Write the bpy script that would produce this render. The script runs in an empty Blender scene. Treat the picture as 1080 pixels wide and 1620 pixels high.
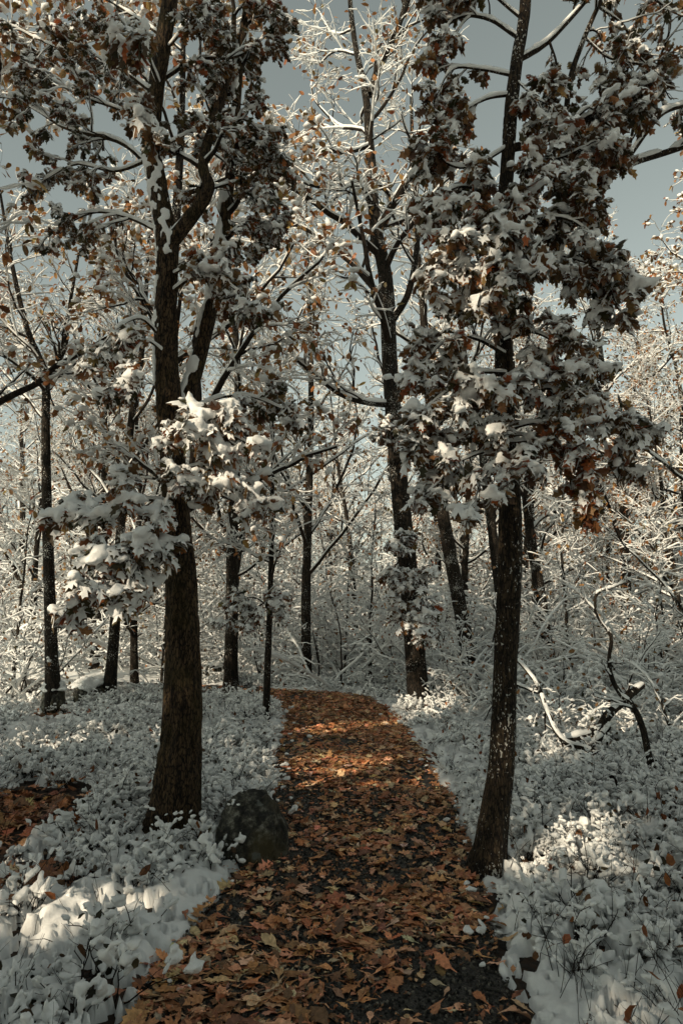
import bpy, bmesh, math, random
import numpy as np
from mathutils import Vector

# ------------------------------------------------------------------ camera, sky, sun, exposure
sc = bpy.context.scene
COL = sc.collection
rng = np.random.default_rng(7)
random.seed(7)

F = 1080.0                      # focal length in photo pixels (24 mm on a 36 mm tall frame)
EYE = 1.6
PITCH = math.atan(142.0 / F)
cam_d = bpy.data.cameras.new('camera')
cam = bpy.data.objects.new('camera', cam_d)
COL.objects.link(cam)
cam.location = (0, 0, EYE)
cam.rotation_euler = (math.pi / 2 + PITCH, 0, 0)
cam_d.sensor_fit = 'VERTICAL'
cam_d.sensor_height = 36.0
cam_d.lens = 24.0
cam_d.clip_end = 1000
cam_d.clip_start = 0.05
sc.camera = cam

SUN_AZ = math.radians(180 + 42)          # clockwise from +Y: behind the camera, to the left
SUN_EL = math.radians(29)
world = bpy.data.worlds.new('World')
sc.world = world
world.use_nodes = True
wn, wl = world.node_tree.nodes, world.node_tree.links
sky = wn.new('ShaderNodeTexSky')
sky.sky_type = 'NISHITA'
sky.sun_disc = False
sky.sun_elevation = SUN_EL
sky.sun_rotation = SUN_AZ
sky.dust_density = 2.0
hs = wn.new('ShaderNodeHueSaturation')
hs.inputs['Saturation'].default_value = 0.26
wl.new(sky.outputs[0], hs.inputs['Color'])
mul = wn.new('ShaderNodeMix'); mul.data_type = 'RGBA'; mul.blend_type = 'MULTIPLY'
mul.inputs[0].default_value = 1.0
mul.inputs[7].default_value = (0.925, 1.0, 0.865, 1)
wl.new(hs.outputs[0], mul.inputs[6])
wl.new(mul.outputs[2], wn['Background'].inputs[0])
wn['Background'].inputs[1].default_value = 0.14

sun_d = bpy.data.lights.new('sun', 'SUN')
sun_d.energy = 4.8
sun_d.angle = math.radians(0.53)
sun_d.color = (1.0, 0.84, 0.62)
sun = bpy.data.objects.new('sun', sun_d)
COL.objects.link(sun)
SUN_TO = Vector((math.sin(SUN_AZ) * math.cos(SUN_EL), math.cos(SUN_AZ) * math.cos(SUN_EL), math.sin(SUN_EL)))
sun.rotation_euler = SUN_TO.to_track_quat('Z', 'Y').to_euler()
sun.location = (-12, -14, 14)

sc.view_settings.view_transform = 'Standard'
sc.view_settings.look = 'None'
sc.view_settings.gamma = 1
sc.view_settings.use_curve_mapping = False
sc.view_settings.exposure = 0.0
sc.render.engine = 'CYCLES'
sc.cycles.max_bounces = 4
sc.cycles.diffuse_bounces = 3
sc.cycles.glossy_bounces = 1
sc.cycles.transmission_bounces = 2
sc.cycles.use_denoising = True

# ------------------------------------------------------------------ pixel -> world
CP, SP = math.cos(PITCH), math.sin(PITCH)
def ray(px, py):
    a, b = (px - 540.0) / F, (810.0 - py) / F
    return np.array([a, CP - b * SP, SP + b * CP])
def ground(px, py):
    d = ray(px, py)
    t = -EYE / d[2]
    return np.array([d[0] * t, d[1] * t, 0.0])
def at(px, py, y):
    d = ray(px, py)
    t = y / d[1]
    return np.array([d[0] * t, y, EYE + d[2] * t])

# ------------------------------------------------------------------ noise
def _hash(ix, iy, iz, s=0):
    h = (ix * 374761393 + iy * 668265263 + iz * 2147483647 + s * 1274126177) & 0xFFFFFFFF
    h = ((h ^ (h >> 13)) * 1274126177) & 0xFFFFFFFF
    h = ((h ^ (h >> 16)) * 2246822519) & 0xFFFFFFFF
    return (h ^ (h >> 15)) & 0xFFFFFFFF
def vnoise(p, s=0):
    p = np.asarray(p, float)
    i = np.floor(p).astype(np.int64)
    f = p - i
    f = f * f * (3 - 2 * f)
    r = 0
    for a in (0, 1):
        wx = f[:, 0] if a else 1 - f[:, 0]
        for b in (0, 1):
            wy = f[:, 1] if b else 1 - f[:, 1]
            for c in (0, 1):
                wz = f[:, 2] if c else 1 - f[:, 2]
                r = r + wx * wy * wz * (_hash(i[:, 0] + a, i[:, 1] + b, i[:, 2] + c, s) / 4294967295.0)
    return r * 2 - 1
def fbm(p, o=4, s=0):
    p = np.asarray(p, float); r = 0; a = .5
    for k in range(o):
        r = r + a * vnoise(p, s + k); p = p * 2.03 + 11.7; a *= .5
    return r
def fbm2(x, y, sc_, o=4, s=0):
    return fbm(np.stack([x * sc_, y * sc_, np.full_like(x, 3.3)], 1), o, s)
def cells(x, y, size, s=0):
    """distance to the nearest jittered cell point, in units of the cell, and a random value of that point"""
    X, Y = x / size, y / size
    ix, iy = np.floor(X).astype(np.int64), np.floor(Y).astype(np.int64)
    best = np.full(x.shape, 9.0); val = np.zeros(x.shape)
    for a in (-1, 0, 1):
        for b in (-1, 0, 1):
            jx = _hash(ix + a, iy + b, ix * 0 + 1, s) / 4294967295.0
            jy = _hash(ix + a, iy + b, ix * 0 + 2, s) / 4294967295.0
            v = _hash(ix + a, iy + b, ix * 0 + 3, s) / 4294967295.0
            d = np.hypot(X - (ix + a + jx), Y - (iy + b + jy))
            m = d < best
            best = np.where(m, d, best); val = np.where(m, v, val)
    return best, val

# ------------------------------------------------------------------ mesh building
class Geo:
    def __init__(s):
        s.v = []; s.f = []; s.m = []; s.c = []; s.n = 0
    def add(s, V, Fc, mat=0, col=None):
        V = np.asarray(V, np.float32).reshape(-1, 3)
        if not len(V) or not len(Fc): return s
        s.v.append(V); s.f.append(np.asarray(Fc, np.int64) + s.n)
        s.m.append(np.full(len(Fc), mat, np.int32))
        if col is None: col = (1, 1, 1)
        s.c.append(np.broadcast_to(np.asarray(col, np.float32), (len(V), 3)))
        s.n += len(V)
        return s
    def mesh(s, name, mats, smooth=True, origin=(0, 0, 0)):
        me = bpy.data.meshes.new(name)
        V = np.concatenate(s.v) - np.asarray(origin, np.float32)
        loops = np.concatenate([f.ravel() for f in s.f])
        sizes = np.concatenate([np.full(len(f), f.shape[1], np.int32) for f in s.f])
        me.vertices.add(len(V)); me.vertices.foreach_set('co', V.astype(np.float32).ravel())
        me.loops.add(len(loops)); me.loops.foreach_set('vertex_index', loops.astype(np.int32))
        me.polygons.add(len(sizes))
        me.polygons.foreach_set('loop_start', np.concatenate([[0], np.cumsum(sizes)[:-1]]).astype(np.int32))
        me.polygons.foreach_set('loop_total', sizes)
        me.polygons.foreach_set('material_index', np.concatenate(s.m))
        me.polygons.foreach_set('use_smooth', np.full(len(sizes), bool(smooth)))
        C = np.concatenate(s.c)
        at_ = me.attributes.new('col', 'FLOAT_COLOR', 'POINT')
        at_.data.foreach_set('color', np.concatenate([C, np.ones((len(C), 1), np.float32)], 1).astype(np.float32).ravel())
        for m in (mats if isinstance(mats, (list, tuple)) else [mats]): me.materials.append(m)
        me.update(calc_edges=True)
        return me
    def build(s, name, mats, parent=None, smooth=True, origin=(0, 0, 0), **props):
        o = bpy.data.objects.new(name, s.mesh(name, mats, smooth, origin))
        COL.objects.link(o)
        if parent is not None: o.parent = parent
        for k, v in props.items(): o[k] = v
        return o

def norm(a):
    return a / np.maximum(np.linalg.norm(a, axis=-1, keepdims=True), 1e-9)
def frames(P):
    T = np.gradient(P, axis=1)
    T = norm(T)
    D = norm(P[:, -1] - P[:, 0])
    ref = np.where(np.abs(D[:, 2:3]) > .8, np.array([[1., 0, 0]]), np.array([[0, 0, 1.]]))[:, None, :]
    U = norm(np.cross(T, ref)); W = np.cross(U, T)
    return T, U, W
def tubes(P, R, S):
    """N polylines of K points -> verts and quads of closed S-sided tubes"""
    N, K = R.shape
    T, U, W = frames(P)
    a = np.arange(S) * 2 * math.pi / S
    V = P[:, :, None] + R[:, :, None, None] * (U[:, :, None] * np.cos(a)[None, None, :, None] + W[:, :, None] * np.sin(a)[None, None, :, None])
    k = np.arange(K - 1)[:, None]; j = np.arange(S)[None]
    q = np.stack([k * S + j, k * S + (j + 1) % S, (k + 1) * S + (j + 1) % S, (k + 1) * S + j], -1).reshape(-1, 4)
    Q = (q[None] + (np.arange(N) * K * S)[:, None, None]).reshape(-1, 4)
    return V.reshape(-1, 3), Q
def snow_tubes(P, R, th, S, r, cover=.85, wrap=0.):
    """snow lying along the upper side of branches: thick where they run level, broken here and there"""
    N, K = R.shape
    T, U, W = frames(P)
    hor = np.sqrt(np.clip(1 - T[..., 2] ** 2, 0, 1))
    g = np.clip((hor - .35) / .4, 0, 1)
    n = r.random((N, K)) * .9 + .45
    n = (n + np.roll(n, 1, 1)) * .5
    on = (r.random((N, 1)) < cover) & (r.random((N, K)) < .96)
    t = th * g * n * on
    t[:, -1] *= .5
    keep = t.max(1) > .0015
    P, R, t, T = P[keep], R[keep], t[keep], T[keep]
    if not len(P): return np.zeros((0, 3)), np.zeros((0, 4), int)
    Z = np.zeros_like(P); Z[..., 2] = 1
    side = norm(np.cross(T, Z))
    up = norm(np.cross(side, T))
    up = norm(up + .5 * Z)
    wr = (r.random((len(P), 1)) < wrap) * 1.
    c = P + Z * (R * .45 + t * (.42 - .20 * wr) - wr * R * .3)[..., None]
    lat = np.where(t > .0015, R * (.82 + .25 * wr) + t * (.42 + .06 * wr), 0.0)
    ver = np.where(t > .0015, t * .62 + R * (.35 + .5 * wr), 0.0)
    a = np.arange(S) * 2 * math.pi / S + .3
    V = c[:, :, None] + side[:, :, None] * (lat[..., None] * np.cos(a))[..., None] + up[:, :, None] * (ver[..., None] * np.sin(a))[..., None]
    N = len(P)
    k = np.arange(K - 1)[:, None]; j = np.arange(S)[None]
    q = np.stack([k * S + j, k * S + (j + 1) % S, (k + 1) * S + (j + 1) % S, (k + 1) * S + j], -1).reshape(-1, 4)
    return V.reshape(-1, 3), (q[None] + (np.arange(N) * K * S)[:, None, None]).reshape(-1, 4)

def resample(ctrl, n):
    """Catmull-Rom through rows of any width"""
    c = np.asarray(ctrl, float)
    c = np.vstack([2 * c[0] - c[1], c, 2 * c[-1] - c[-2]])
    m = len(c) - 3
    u = np.linspace(0, m - 1e-6, n); i = u.astype(int); f = (u - i)[:, None]
    p0, p1, p2, p3 = c[i], c[i + 1], c[i + 2], c[i + 3]
    return .5 * (2 * p1 + (p2 - p0) * f + (2 * p0 - 5 * p1 + 4 * p2 - p3) * f ** 2 + (3 * p1 - p0 - 3 * p2 + p3) * f ** 3)

def grow(start, d, length, K, wig, grav, r):
    N = len(start)
    P = np.zeros((N, K, 3)); P[:, 0] = start
    d = norm(d)
    step = (length / (K - 1))[:, None]
    g = np.asarray(grav, float) * np.ones(N)
    for k in range(1, K):
        d = d + wig * r.normal(size=(N, 3)); d[:, 2] += g
        d = norm(d)
        P[:, k] = P[:, k - 1] + d * step
    return P
def spawn(P, R, n, t0, t1, len0, len1, ang, K, wig, grav, ratio, rmin, r, flat=.7, up=0., tiptaper=.35, lenpow=0.5):
    """n children on each parent polyline"""
    N, K0 = R.shape
    t = (np.arange(n) + r.random((N, n))) / n * (t1 - t0) + t0
    idx = np.clip(t * (K0 - 1), 0, K0 - 1.001); i = idx.astype(int); f = (idx - i)
    rows = np.arange(N)[:, None]
    p = P[rows, i] * (1 - f[..., None]) + P[rows, i + 1] * f[..., None]
    rad = R[rows, i] * (1 - f) + R[rows, i + 1] * f
    T = norm(P[rows, i + 1] - P[rows, i])
    x = norm(r.normal(size=T.shape)); x = norm(x - (x * T).sum(-1, keepdims=True) * T)
    x[..., 2] = x[..., 2] * flat + up
    a = (ang + r.normal(size=t.shape) * .22)[..., None]
    d = (np.cos(a) * T + np.sin(a) * x).reshape(-1, 3)
    L = (len0 + (len1 - len0) * r.random(t.shape)) * (1 - .55 * t ** 2 * lenpow * 2)
    C = grow(p.reshape(-1, 3), d, L.ravel(), K, wig, grav, r)
    r0 = np.maximum(np.minimum(rad.ravel() * ratio, rad.ravel() * .9), rmin)
    RR = r0[:, None] * (1 - (1 - tiptaper) * np.linspace(0, 1, K)[None])
    return C, np.maximum(RR, rmin * .6)

# ------------------------------------------------------------------ leaf and snow shapes
def leaf_template(full=True):
    if full:      # pointed-lobed oak leaf: notches and lobe tips down each side of the midrib
        xs = [.10, .27, .47, .66, .82]; ys = [.05, .13, .15, .13, .09]
        tip = [(.22, .19), (.43, .30), (.65, .31), (.84, .18)]
        V = [(0, 0)] + [(x, 0) for x in xs] + [(1, 0)]
        Fc = []
        for s in (1, -1):
            b = len(V)
            V += [(x, s * y) for x, y in zip(xs, ys)]; t = len(V)
            V += [(x, s * y) for x, y in tip]
            o = (lambda *i: list(i) if s > 0 else list(i)[::-1])
            Fc.append(o(0, 1, b))
            for k in range(4):
                Fc += [o(k + 1, k + 2, b + k + 1), o(k + 1, b + k + 1, b + k), o(b + k, b + k + 1, t + k)]
            Fc.append(o(5, 6, b + 4))
        b = len(V); V += [(-.28, .012), (-.28, -.012)]
        Fc += [[0, 7, b], [0, b, b + 1], [0, b + 1, 16]]
        return np.array(V, float), np.array(Fc)
    V = np.array([(0, 0), (.5, 0), (1, 0), (.3, .22), (.72, .25), (.3, -.22), (.72, -.25)], float)
    return V, np.array([[0, 1, 3], [1, 4, 3], [1, 2, 4], [0, 5, 1], [1, 5, 6], [1, 6, 2]])
LEAF_FULL, LEAF_LOW = leaf_template(True), leaf_template(False)
LEAF_CARD = (np.array([(0, 0), (.5, .24), (1, 0), (.5, -.24)], float), np.array([[0, 2, 1], [0, 3, 2]]))
def hero_leaf():
    V = [(0, 0), (.3, .12), (.6, .13), (.84, .08), (1, 0), (.84, -.08), (.6, -.13), (.3, -.12), (.3, 0), (.6, 0), (.84, 0)]
    t = len(V); V += [(.22, .21), (.52, .33), (.8, .24), (.22, -.21), (.52, -.33), (.8, -.24)]
    Fc = [[0, 8, 1], [8, 9, 2], [8, 2, 1], [9, 10, 3], [9, 3, 2], [10, 4, 3], [0, 7, 8], [8, 6, 9], [8, 7, 6], [9, 5, 10], [9, 6, 5], [10, 5, 4],
          [0, 1, t], [1, 2, t + 1], [2, 3, t + 2], [0, t + 3, 7], [7, t + 4, 6], [6, t + 5, 5]]
    return np.array(V, float), np.array(Fc)
LEAF_HERO = hero_leaf()
def variant(w, notch):
    V = LEAF_FULL[0].copy(); V[:, 1] *= w
    V[7:12, 1] *= notch; V[16:21, 1] *= notch
    return V, LEAF_FULL[1]
LEAF_SET = [variant(.95, 1.05), variant(.72, 1.25), variant(.85, 1.8), variant(.62, 1.5), variant(.55, 1.95)]
def leaves(geo, pos, d, size, r, cols, tmpl=LEAF_FULL, curl=.35, roll=.5, mat=0, upv=None, cap=None):
    N = len(pos)
    if N == 0: return
    V2, Fc = tmpl
    d = norm(d)
    up = np.array([[0, 0, 1.]]) + r.normal(size=(N, 3)) * roll if upv is None else upv
    s = norm(np.cross(up, d)); n = np.cross(d, s)
    c = r.normal(size=(N, 1)) * curl - .15; fo = (r.random((N, 1)) - .25) * .7; tw = r.normal(size=(N, 1)) * .35
    w = (.85 + .4 * r.random((N, 1)))
    x = V2[None, :, 0]; y = V2[None, :, 1] * w
    z = c * x ** 2 + fo * np.abs(y) + tw * x * y + .05 * np.sin(9 * x + 20 * y + r.random((N, 1)) * 6) * (np.abs(y) > .1)
    V = pos[:, None] + size[:, None, None] * (x[..., None] * d[:, None] + y[..., None] * s[:, None] + z[..., None] * n[:, None])
    nv = len(V2)
    FF = (Fc[None] + (np.arange(N) * nv)[:, None, None]).reshape(-1, 3)
    geo.add(V.reshape(-1, 3), FF, mat, np.repeat(cols, nv, 0))
    if cap is not None:        # a thin uneven layer of snow that keeps the leaf's own outline
        sgeo, mask, th = cap
        m = mask & (np.abs(n[:, 2]) > .12)
        if m.any():
            k = int(m.sum())
            ins = V[m].mean(1, keepdims=True)
            ya = np.abs(V2[:, 1]) / np.abs(V2[:, 1]).max()
            lift = (1 - ya ** 1.5) * np.clip(np.sin(np.clip(V2[:, 0], 0, 1) * math.pi * .92 + .12), 0, 1)
            lift = lift[None] * (.5 + .9 * r.random((k, 1))) * (1 + .3 * r.normal(size=(k, nv)))
            W = ins + (V[m] - ins) * (.88 + .24 * r.random((k, nv, 1)))
            W[..., 2] += .003 + size[m][:, None] * th * np.clip(lift, 0, 2)
            sgeo.add(W.reshape(-1, 3), (Fc[None] + (np.arange(k) * nv)[:, None, None]).reshape(-1, 3))
def palette(cols, wts, n, r, var=.25):
    cols = np.array(cols); w = np.array(wts, float); w /= w.sum()
    c = cols[r.choice(len(cols), n, p=w)]
    return c * (1 + var * r.normal(size=(n, 1))).clip(.4, 1.8) * (1 + .08 * r.normal(size=(n, 3)))
def ico(sub):
    bm = bmesh.new(); bmesh.ops.create_icosphere(bm, subdivisions=sub, radius=1)
    V = np.array([v.co[:] for v in bm.verts]); Fc = np.array([[v.index for v in f.verts] for f in bm.faces]); bm.free()
    return V, Fc
ICO1, ICO2, ICO3 = ico(1), ico(2), ico(3)
def blobs(geo, pos, ax, sx, sy, sz, r, tmpl=ICO2, rough=.12, mat=0):
    """lumps: ax long axis, sx half length along it, sy across, sz up"""
    N = len(pos)
    if N == 0: return
    V, Fc = tmpl
    ax = norm(ax); Z = np.array([[0, 0, 1.]])
    s = norm(np.cross(Z, ax) + 1e-6); n = np.cross(ax, s)
    k = 1 + rough * r.normal(size=(N, len(V)))
    L = V[None] * k[..., None]
    W = pos[:, None] + L[..., 0:1] * ax[:, None] * sx[:, None, None] + L[..., 1:2] * s[:, None] * sy[:, None, None] + L[..., 2:3] * n[:, None] * sz[:, None, None]
    geo.add(W.reshape(-1, 3), (Fc[None] + (np.arange(N) * len(V))[:, None, None]).reshape(-1, 3), mat)
def fuse(geo, voxel, it=1, disp=.011, dsc=32):
    """melt overlapping lumps into one snow surface, returned as (verts, tris/quads)"""
    me = geo.mesh('tmp', [], True)
    o = bpy.data.objects.new('tmp', me); COL.objects.link(o)
    m = o.modifiers.new('r', 'REMESH'); m.mode = 'VOXEL'; m.voxel_size = voxel; m.adaptivity = 0
    if it:
        m2 = o.modifiers.new('s', 'SMOOTH'); m2.iterations = it; m2.factor = .5
    dg = bpy.context.evaluated_depsgraph_get()
    e = o.evaluated_get(dg); em = e.to_mesh()
    nv, nf = len(em.vertices), len(em.polygons)
    V = np.empty(nv * 3, np.float32); em.vertices.foreach_get('co', V); V = V.reshape(-1, 3)
    N = np.empty(nv * 3, np.float32); em.vertex_normals.foreach_get('vector', N); N = N.reshape(-1, 3)
    lt = np.empty(nf, np.int32); em.polygons.foreach_get('loop_total', lt)
    li = np.empty(len(em.loops), np.int32); em.loops.foreach_get('vertex_index', li)
    e.to_mesh_clear()
    bpy.data.objects.remove(o); bpy.data.meshes.remove(me)
    V = V + N * (fbm(V * dsc, 3, 5)[:, None] * disp + fbm(V * dsc * 2.3, 2, 15)[:, None] * disp * .5)
    if (lt == 4).all(): return V, li.reshape(-1, 4)
    st = np.concatenate([[0], np.cumsum(lt)[:-1]])
    q = li[(st[lt == 4][:, None] + np.arange(4))]; t = li[(st[lt == 3][:, None] + np.arange(3))]
    return V, np.vstack([q, np.column_stack([t, t[:, 2]])]) if len(t) else q

# ------------------------------------------------------------------ materials
def mat(name):
    m = bpy.data.materials.new(name); m.use_nodes = True
    nt = m.node_tree; return m, nt.nodes, nt.links, nt.nodes['Principled BSDF']
def N_(nodes, t, **kw):
    n = nodes.new(t)
    for k, v in kw.items():
        if k in n.inputs: n.inputs[k].default_value = v
        else: setattr(n, k, v)
    return n
def ramp(nodes, stops):
    stops = [(min(p, 1.), c) for p, c in stops]
    r = nodes.new('ShaderNodeValToRGB'); e = r.color_ramp.elements
    while len(e) < len(stops): e.new(.5)
    for x, (p, c) in zip(e, stops): x.position = p; x.color = (*c, 1)
    return r
def snow_mat():
    m, n, l, b = mat('snow')
    tc = N_(n, 'ShaderNodeTexCoord')
    nz = N_(n, 'ShaderNodeTexNoise', Scale=14.0, Detail=4.0); l.new(tc.outputs['Object'], nz.inputs['Vector'])
    r = ramp(n, [(.3, (.75, .76, .75)), (.7, (.83, .84, .83))]); l.new(nz.outputs[0], r.inputs[0]); l.new(r.outputs[0], b.inputs['Base Color'])
    b.inputs['Roughness'].default_value = .65; b.inputs['Specular IOR Level'].default_value = .25
    n2 = N_(n, 'ShaderNodeTexNoise', Scale=90.0, Detail=5.0, Roughness=.65); l.new(tc.outputs['Object'], n2.inputs['Vector'])
    bp = N_(n, 'ShaderNodeBump', Strength=.35, Distance=.012); l.new(n2.outputs[0], bp.inputs['Height']); l.new(bp.outputs[0], b.inputs['Normal'])
    return m
def leaf_mat(name, tr=.3, rough=.55):
    m, n, l, b = mat(name)
    a = N_(n, 'ShaderNodeAttribute', attribute_name='col')
    tc = N_(n, 'ShaderNodeTexCoord')
    nz = N_(n, 'ShaderNodeTexNoise', Scale=55.0, Detail=4.0); l.new(tc.outputs['Object'], nz.inputs['Vector'])
    mp = N_(n, 'ShaderNodeMapRange'); l.new(nz.outputs[0], mp.inputs[0]); mp.inputs[1].default_value = .3; mp.inputs[2].default_value = .7; mp.inputs[3].default_value = .6; mp.inputs[4].default_value = 1.25
    mx = N_(n, 'ShaderNodeVectorMath', operation='SCALE'); l.new(a.outputs['Color'], mx.inputs[0]); l.new(mp.outputs[0], mx.inputs['Scale'])
    l.new(mx.outputs[0], b.inputs['Base Color'])
    b.inputs['Roughness'].default_value = rough; b.inputs['Specular IOR Level'].default_value = .3
    if tr:
        t = N_(n, 'ShaderNodeBsdfTranslucent'); l.new(mx.outputs[0], t.inputs[0])
        ms = N_(n, 'ShaderNodeMixShader'); ms.inputs[0].default_value = tr
        l.new(b.outputs[0], ms.inputs[1]); l.new(t.outputs[0], ms.inputs[2]); l.new(ms.outputs[0], n['Material Output'].inputs[0])
    return m
def bark_mat(name, dark, light, fleck=.0, moss=None, scale=52., zs=.22):
    m, n, l, b = mat(name)
    tc = N_(n, 'ShaderNodeTexCoord'); mp = N_(n, 'ShaderNodeMapping'); mp.inputs['Scale'].default_value = (1, 1, zs)
    l.new(tc.outputs['Object'], mp.inputs[0])
    a = N_(n, 'ShaderNodeTexNoise', Scale=scale, Detail=8.0, Roughness=.74, Distortion=.4); l.new(mp.outputs[0], a.inputs['Vector'])
    r = ramp(n, [(.42, dark), (.52, tuple(np.array(dark) * .55 + np.array(light) * .45)), (.64, light)]); l.new(a.outputs[0], r.inputs[0])
    mq = N_(n, 'ShaderNodeMapping'); mq.inputs['Scale'].default_value = (1, 1, zs * 1.2); l.new(tc.outputs['Object'], mq.inputs[0])
    vo = N_(n, 'ShaderNodeTexVoronoi', Scale=scale * 1.35, feature='DISTANCE_TO_EDGE'); l.new(mq.outputs[0], vo.inputs['Vector'])
    cr = N_(n, 'ShaderNodeMapRange'); l.new(vo.outputs['Distance'], cr.inputs[0]); cr.inputs[1].default_value = 0; cr.inputs[2].default_value = .16; cr.inputs[3].default_value = -.12; cr.inputs[4].default_value = .03
    hsum = N_(n, 'ShaderNodeMath', operation='ADD'); l.new(a.outputs[0], hsum.inputs[0]); l.new(cr.outputs[0], hsum.inputs[1]); l.new(hsum.outputs[0], r.inputs[0])
    out = r.outputs[0]
    p = N_(n, 'ShaderNodeTexNoise', Scale=3.2, Detail=3.0); l.new(tc.outputs['Object'], p.inputs['Vector'])
    if moss:
        mr = ramp(n, [(.5, (0, 0, 0)), (.7, (.6, .6, .6))]); l.new(p.outputs[0], mr.inputs[0])
        x = N_(n, 'ShaderNodeMix', data_type='RGBA'); l.new(mr.outputs[0], x.inputs[0]); l.new(out, x.inputs[6]); x.inputs[7].default_value = (*moss, 1); out = x.outputs[2]
    if fleck:
        mp2 = N_(n, 'ShaderNodeMapping'); mp2.inputs['Scale'].default_value = (1, 1, .6); l.new(tc.outputs['Object'], mp2.inputs[0])
        q = N_(n, 'ShaderNodeTexNoise', Scale=75.0, Detail=3.0); l.new(mp2.outputs[0], q.inputs['Vector'])
        ad = N_(n, 'ShaderNodeMath', operation='MULTIPLY_ADD'); l.new(p.outputs[0], ad.inputs[0]); ad.inputs[1].default_value = .7; l.new(q.outputs[0], ad.inputs[2])
        sb = N_(n, 'ShaderNodeMath', operation='SUBTRACT'); l.new(ad.outputs[0], sb.inputs[0]); sb.inputs[1].default_value = .4
        fr = ramp(n, [(.65 - fleck, (0, 0, 0)), (.665 - fleck, (1, 1, 1))]); l.new(sb.outputs[0], fr.inputs[0])
        x = N_(n, 'ShaderNodeMix', data_type='RGBA'); l.new(fr.outputs[0], x.inputs[0]); l.new(out, x.inputs[6]); x.inputs[7].default_value = (.55, .54, .5, 1); out = x.outputs[2]
    l.new(out, b.inputs['Base Color']); b.inputs['Roughness'].default_value = .85; b.inputs['Specular IOR Level'].default_value = .2
    bp = N_(n, 'ShaderNodeBump', Strength=1., Distance=.03); l.new(hsum.outputs[0], bp.inputs['Height']); l.new(bp.outputs[0], b.inputs['Normal'])
    return m
def litter_mat(name, c0, c1, scale, gravel=False):
    m, n, l, b = mat(name)
    tc = N_(n, 'ShaderNodeTexCoord')
    v = N_(n, 'ShaderNodeTexVoronoi', Scale=scale); l.new(tc.outputs['Object'], v.inputs['Vector'])
    z = N_(n, 'ShaderNodeTexNoise', Scale=scale * .12, Detail=6.0); l.new(tc.outputs['Object'], z.inputs['Vector'])
    x = N_(n, 'ShaderNodeMix', data_type='RGBA'); x.inputs[6].default_value = (*c0, 1); x.inputs[7].default_value = (*c1, 1)
    s = N_(n, 'ShaderNodeSeparateColor'); l.new(v.outputs['Color'], s.inputs[0])
    mm = N_(n, 'ShaderNodeMath', operation='MULTIPLY'); l.new(s.outputs[0], mm.inputs[0]); l.new(z.outputs[0], mm.inputs[1])
    l.new(mm.outputs[0], x.inputs[0]); l.new(x.outputs[2], b.inputs['Base Color'])
    b.inputs['Roughness'].default_value = .6 if gravel else .9
    bp = N_(n, 'ShaderNodeBump', Strength=.9, Distance=.008, invert=True); l.new(v.outputs['Distance'], bp.inputs['Height']); l.new(bp.outputs[0], b.inputs['Normal'])
    return m
def rock_mat():
    m, n, l, b = mat('rock')
    tc = N_(n, 'ShaderNodeTexCoord')
    a = N_(n, 'ShaderNodeTexNoise', Scale=13.0, Detail=9.0, Roughness=.75); l.new(tc.outputs['Object'], a.inputs['Vector'])
    r = ramp(n, [(.42, (.007, .007, .006)), (.49, (.035, .034, .026)), (.55, (.11, .105, .08)), (.63, (.30, .30, .26))]); l.new(a.outputs[0], r.inputs[0])
    p = N_(n, 'ShaderNodeTexNoise', Scale=3.5, Detail=5.0); l.new(tc.outputs['Object'], p.inputs['Vector'])
    pr = ramp(n, [(.48, (0, 0, 0)), (.62, (.8, .8, .8))]); l.new(p.outputs[0], pr.inputs[0])
    x = N_(n, 'ShaderNodeMix', data_type='RGBA'); l.new(pr.outputs[0], x.inputs[0]); l.new(r.outputs[0], x.inputs[6]); x.inputs[7].default_value = (.07, .055, .018, 1)
    q = N_(n, 'ShaderNodeTexVoronoi', Scale=7.0); l.new(tc.outputs['Object'], q.inputs['Vector'])
    q2 = N_(n, 'ShaderNodeTexNoise', Scale=30., Detail=3.0); l.new(tc.outputs['Object'], q2.inputs['Vector'])
    ad = N_(n, 'ShaderNodeMath', operation='MULTIPLY_ADD'); l.new(q2.outputs[0], ad.inputs[0]); ad.inputs[1].default_value = .35; l.new(q.outputs['Distance'], ad.inputs[2])
    qr = ramp(n, [(.30, (.85, .85, .85)), (.36, (0, 0, 0))]); l.new(ad.outputs[0], qr.inputs[0])
    y = N_(n, 'ShaderNodeMix', data_type='RGBA'); l.new(qr.outputs[0], y.inputs[0]); l.new(x.outputs[2], y.inputs[6]); y.inputs[7].default_value = (.17, .185, .165, 1)
    l.new(y.outputs[2], b.inputs['Base Color']); b.inputs['Roughness'].default_value = .75
    bp = N_(n, 'ShaderNodeBump', Strength=1., Distance=.05); l.new(a.outputs[0], bp.inputs['Height']); l.new(bp.outputs[0], b.inputs['Normal'])
    return m
M_SNOW = snow_mat()
M_LEAF = leaf_mat('oak_leaf', .3)
M_PLEAF = leaf_mat('fallen_leaf', .0, .6)
M_BARK1 = bark_mat('bark_brown', (.007, .005, .004), (.15, .098, .052), .0, (.045, .038, .012))
M_BARK2 = bark_mat('bark_flecked', (.008, .006, .005), (.085, .06, .035), .05, None)
M_BARK3 = bark_mat('bark_dark', (.007, .006, .005), (.055, .041, .028), .03, None, 40.)
M_TWIG = bark_mat('twig_bark', (.012, .009, .007), (.06, .043, .03), 0, None, 40.)
M_ROCK = rock_mat()
M_SOIL = litter_mat('leaf_litter', (.008, .006, .004), (.075, .035, .016), 26)
M_PATH = litter_mat('path_gravel', (.006, .006, .006), (.10, .09, .075), 85, True)
M_PEB = litter_mat('pebble', (.03, .03, .027), (.36, .33, .28), 22, True)

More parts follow.
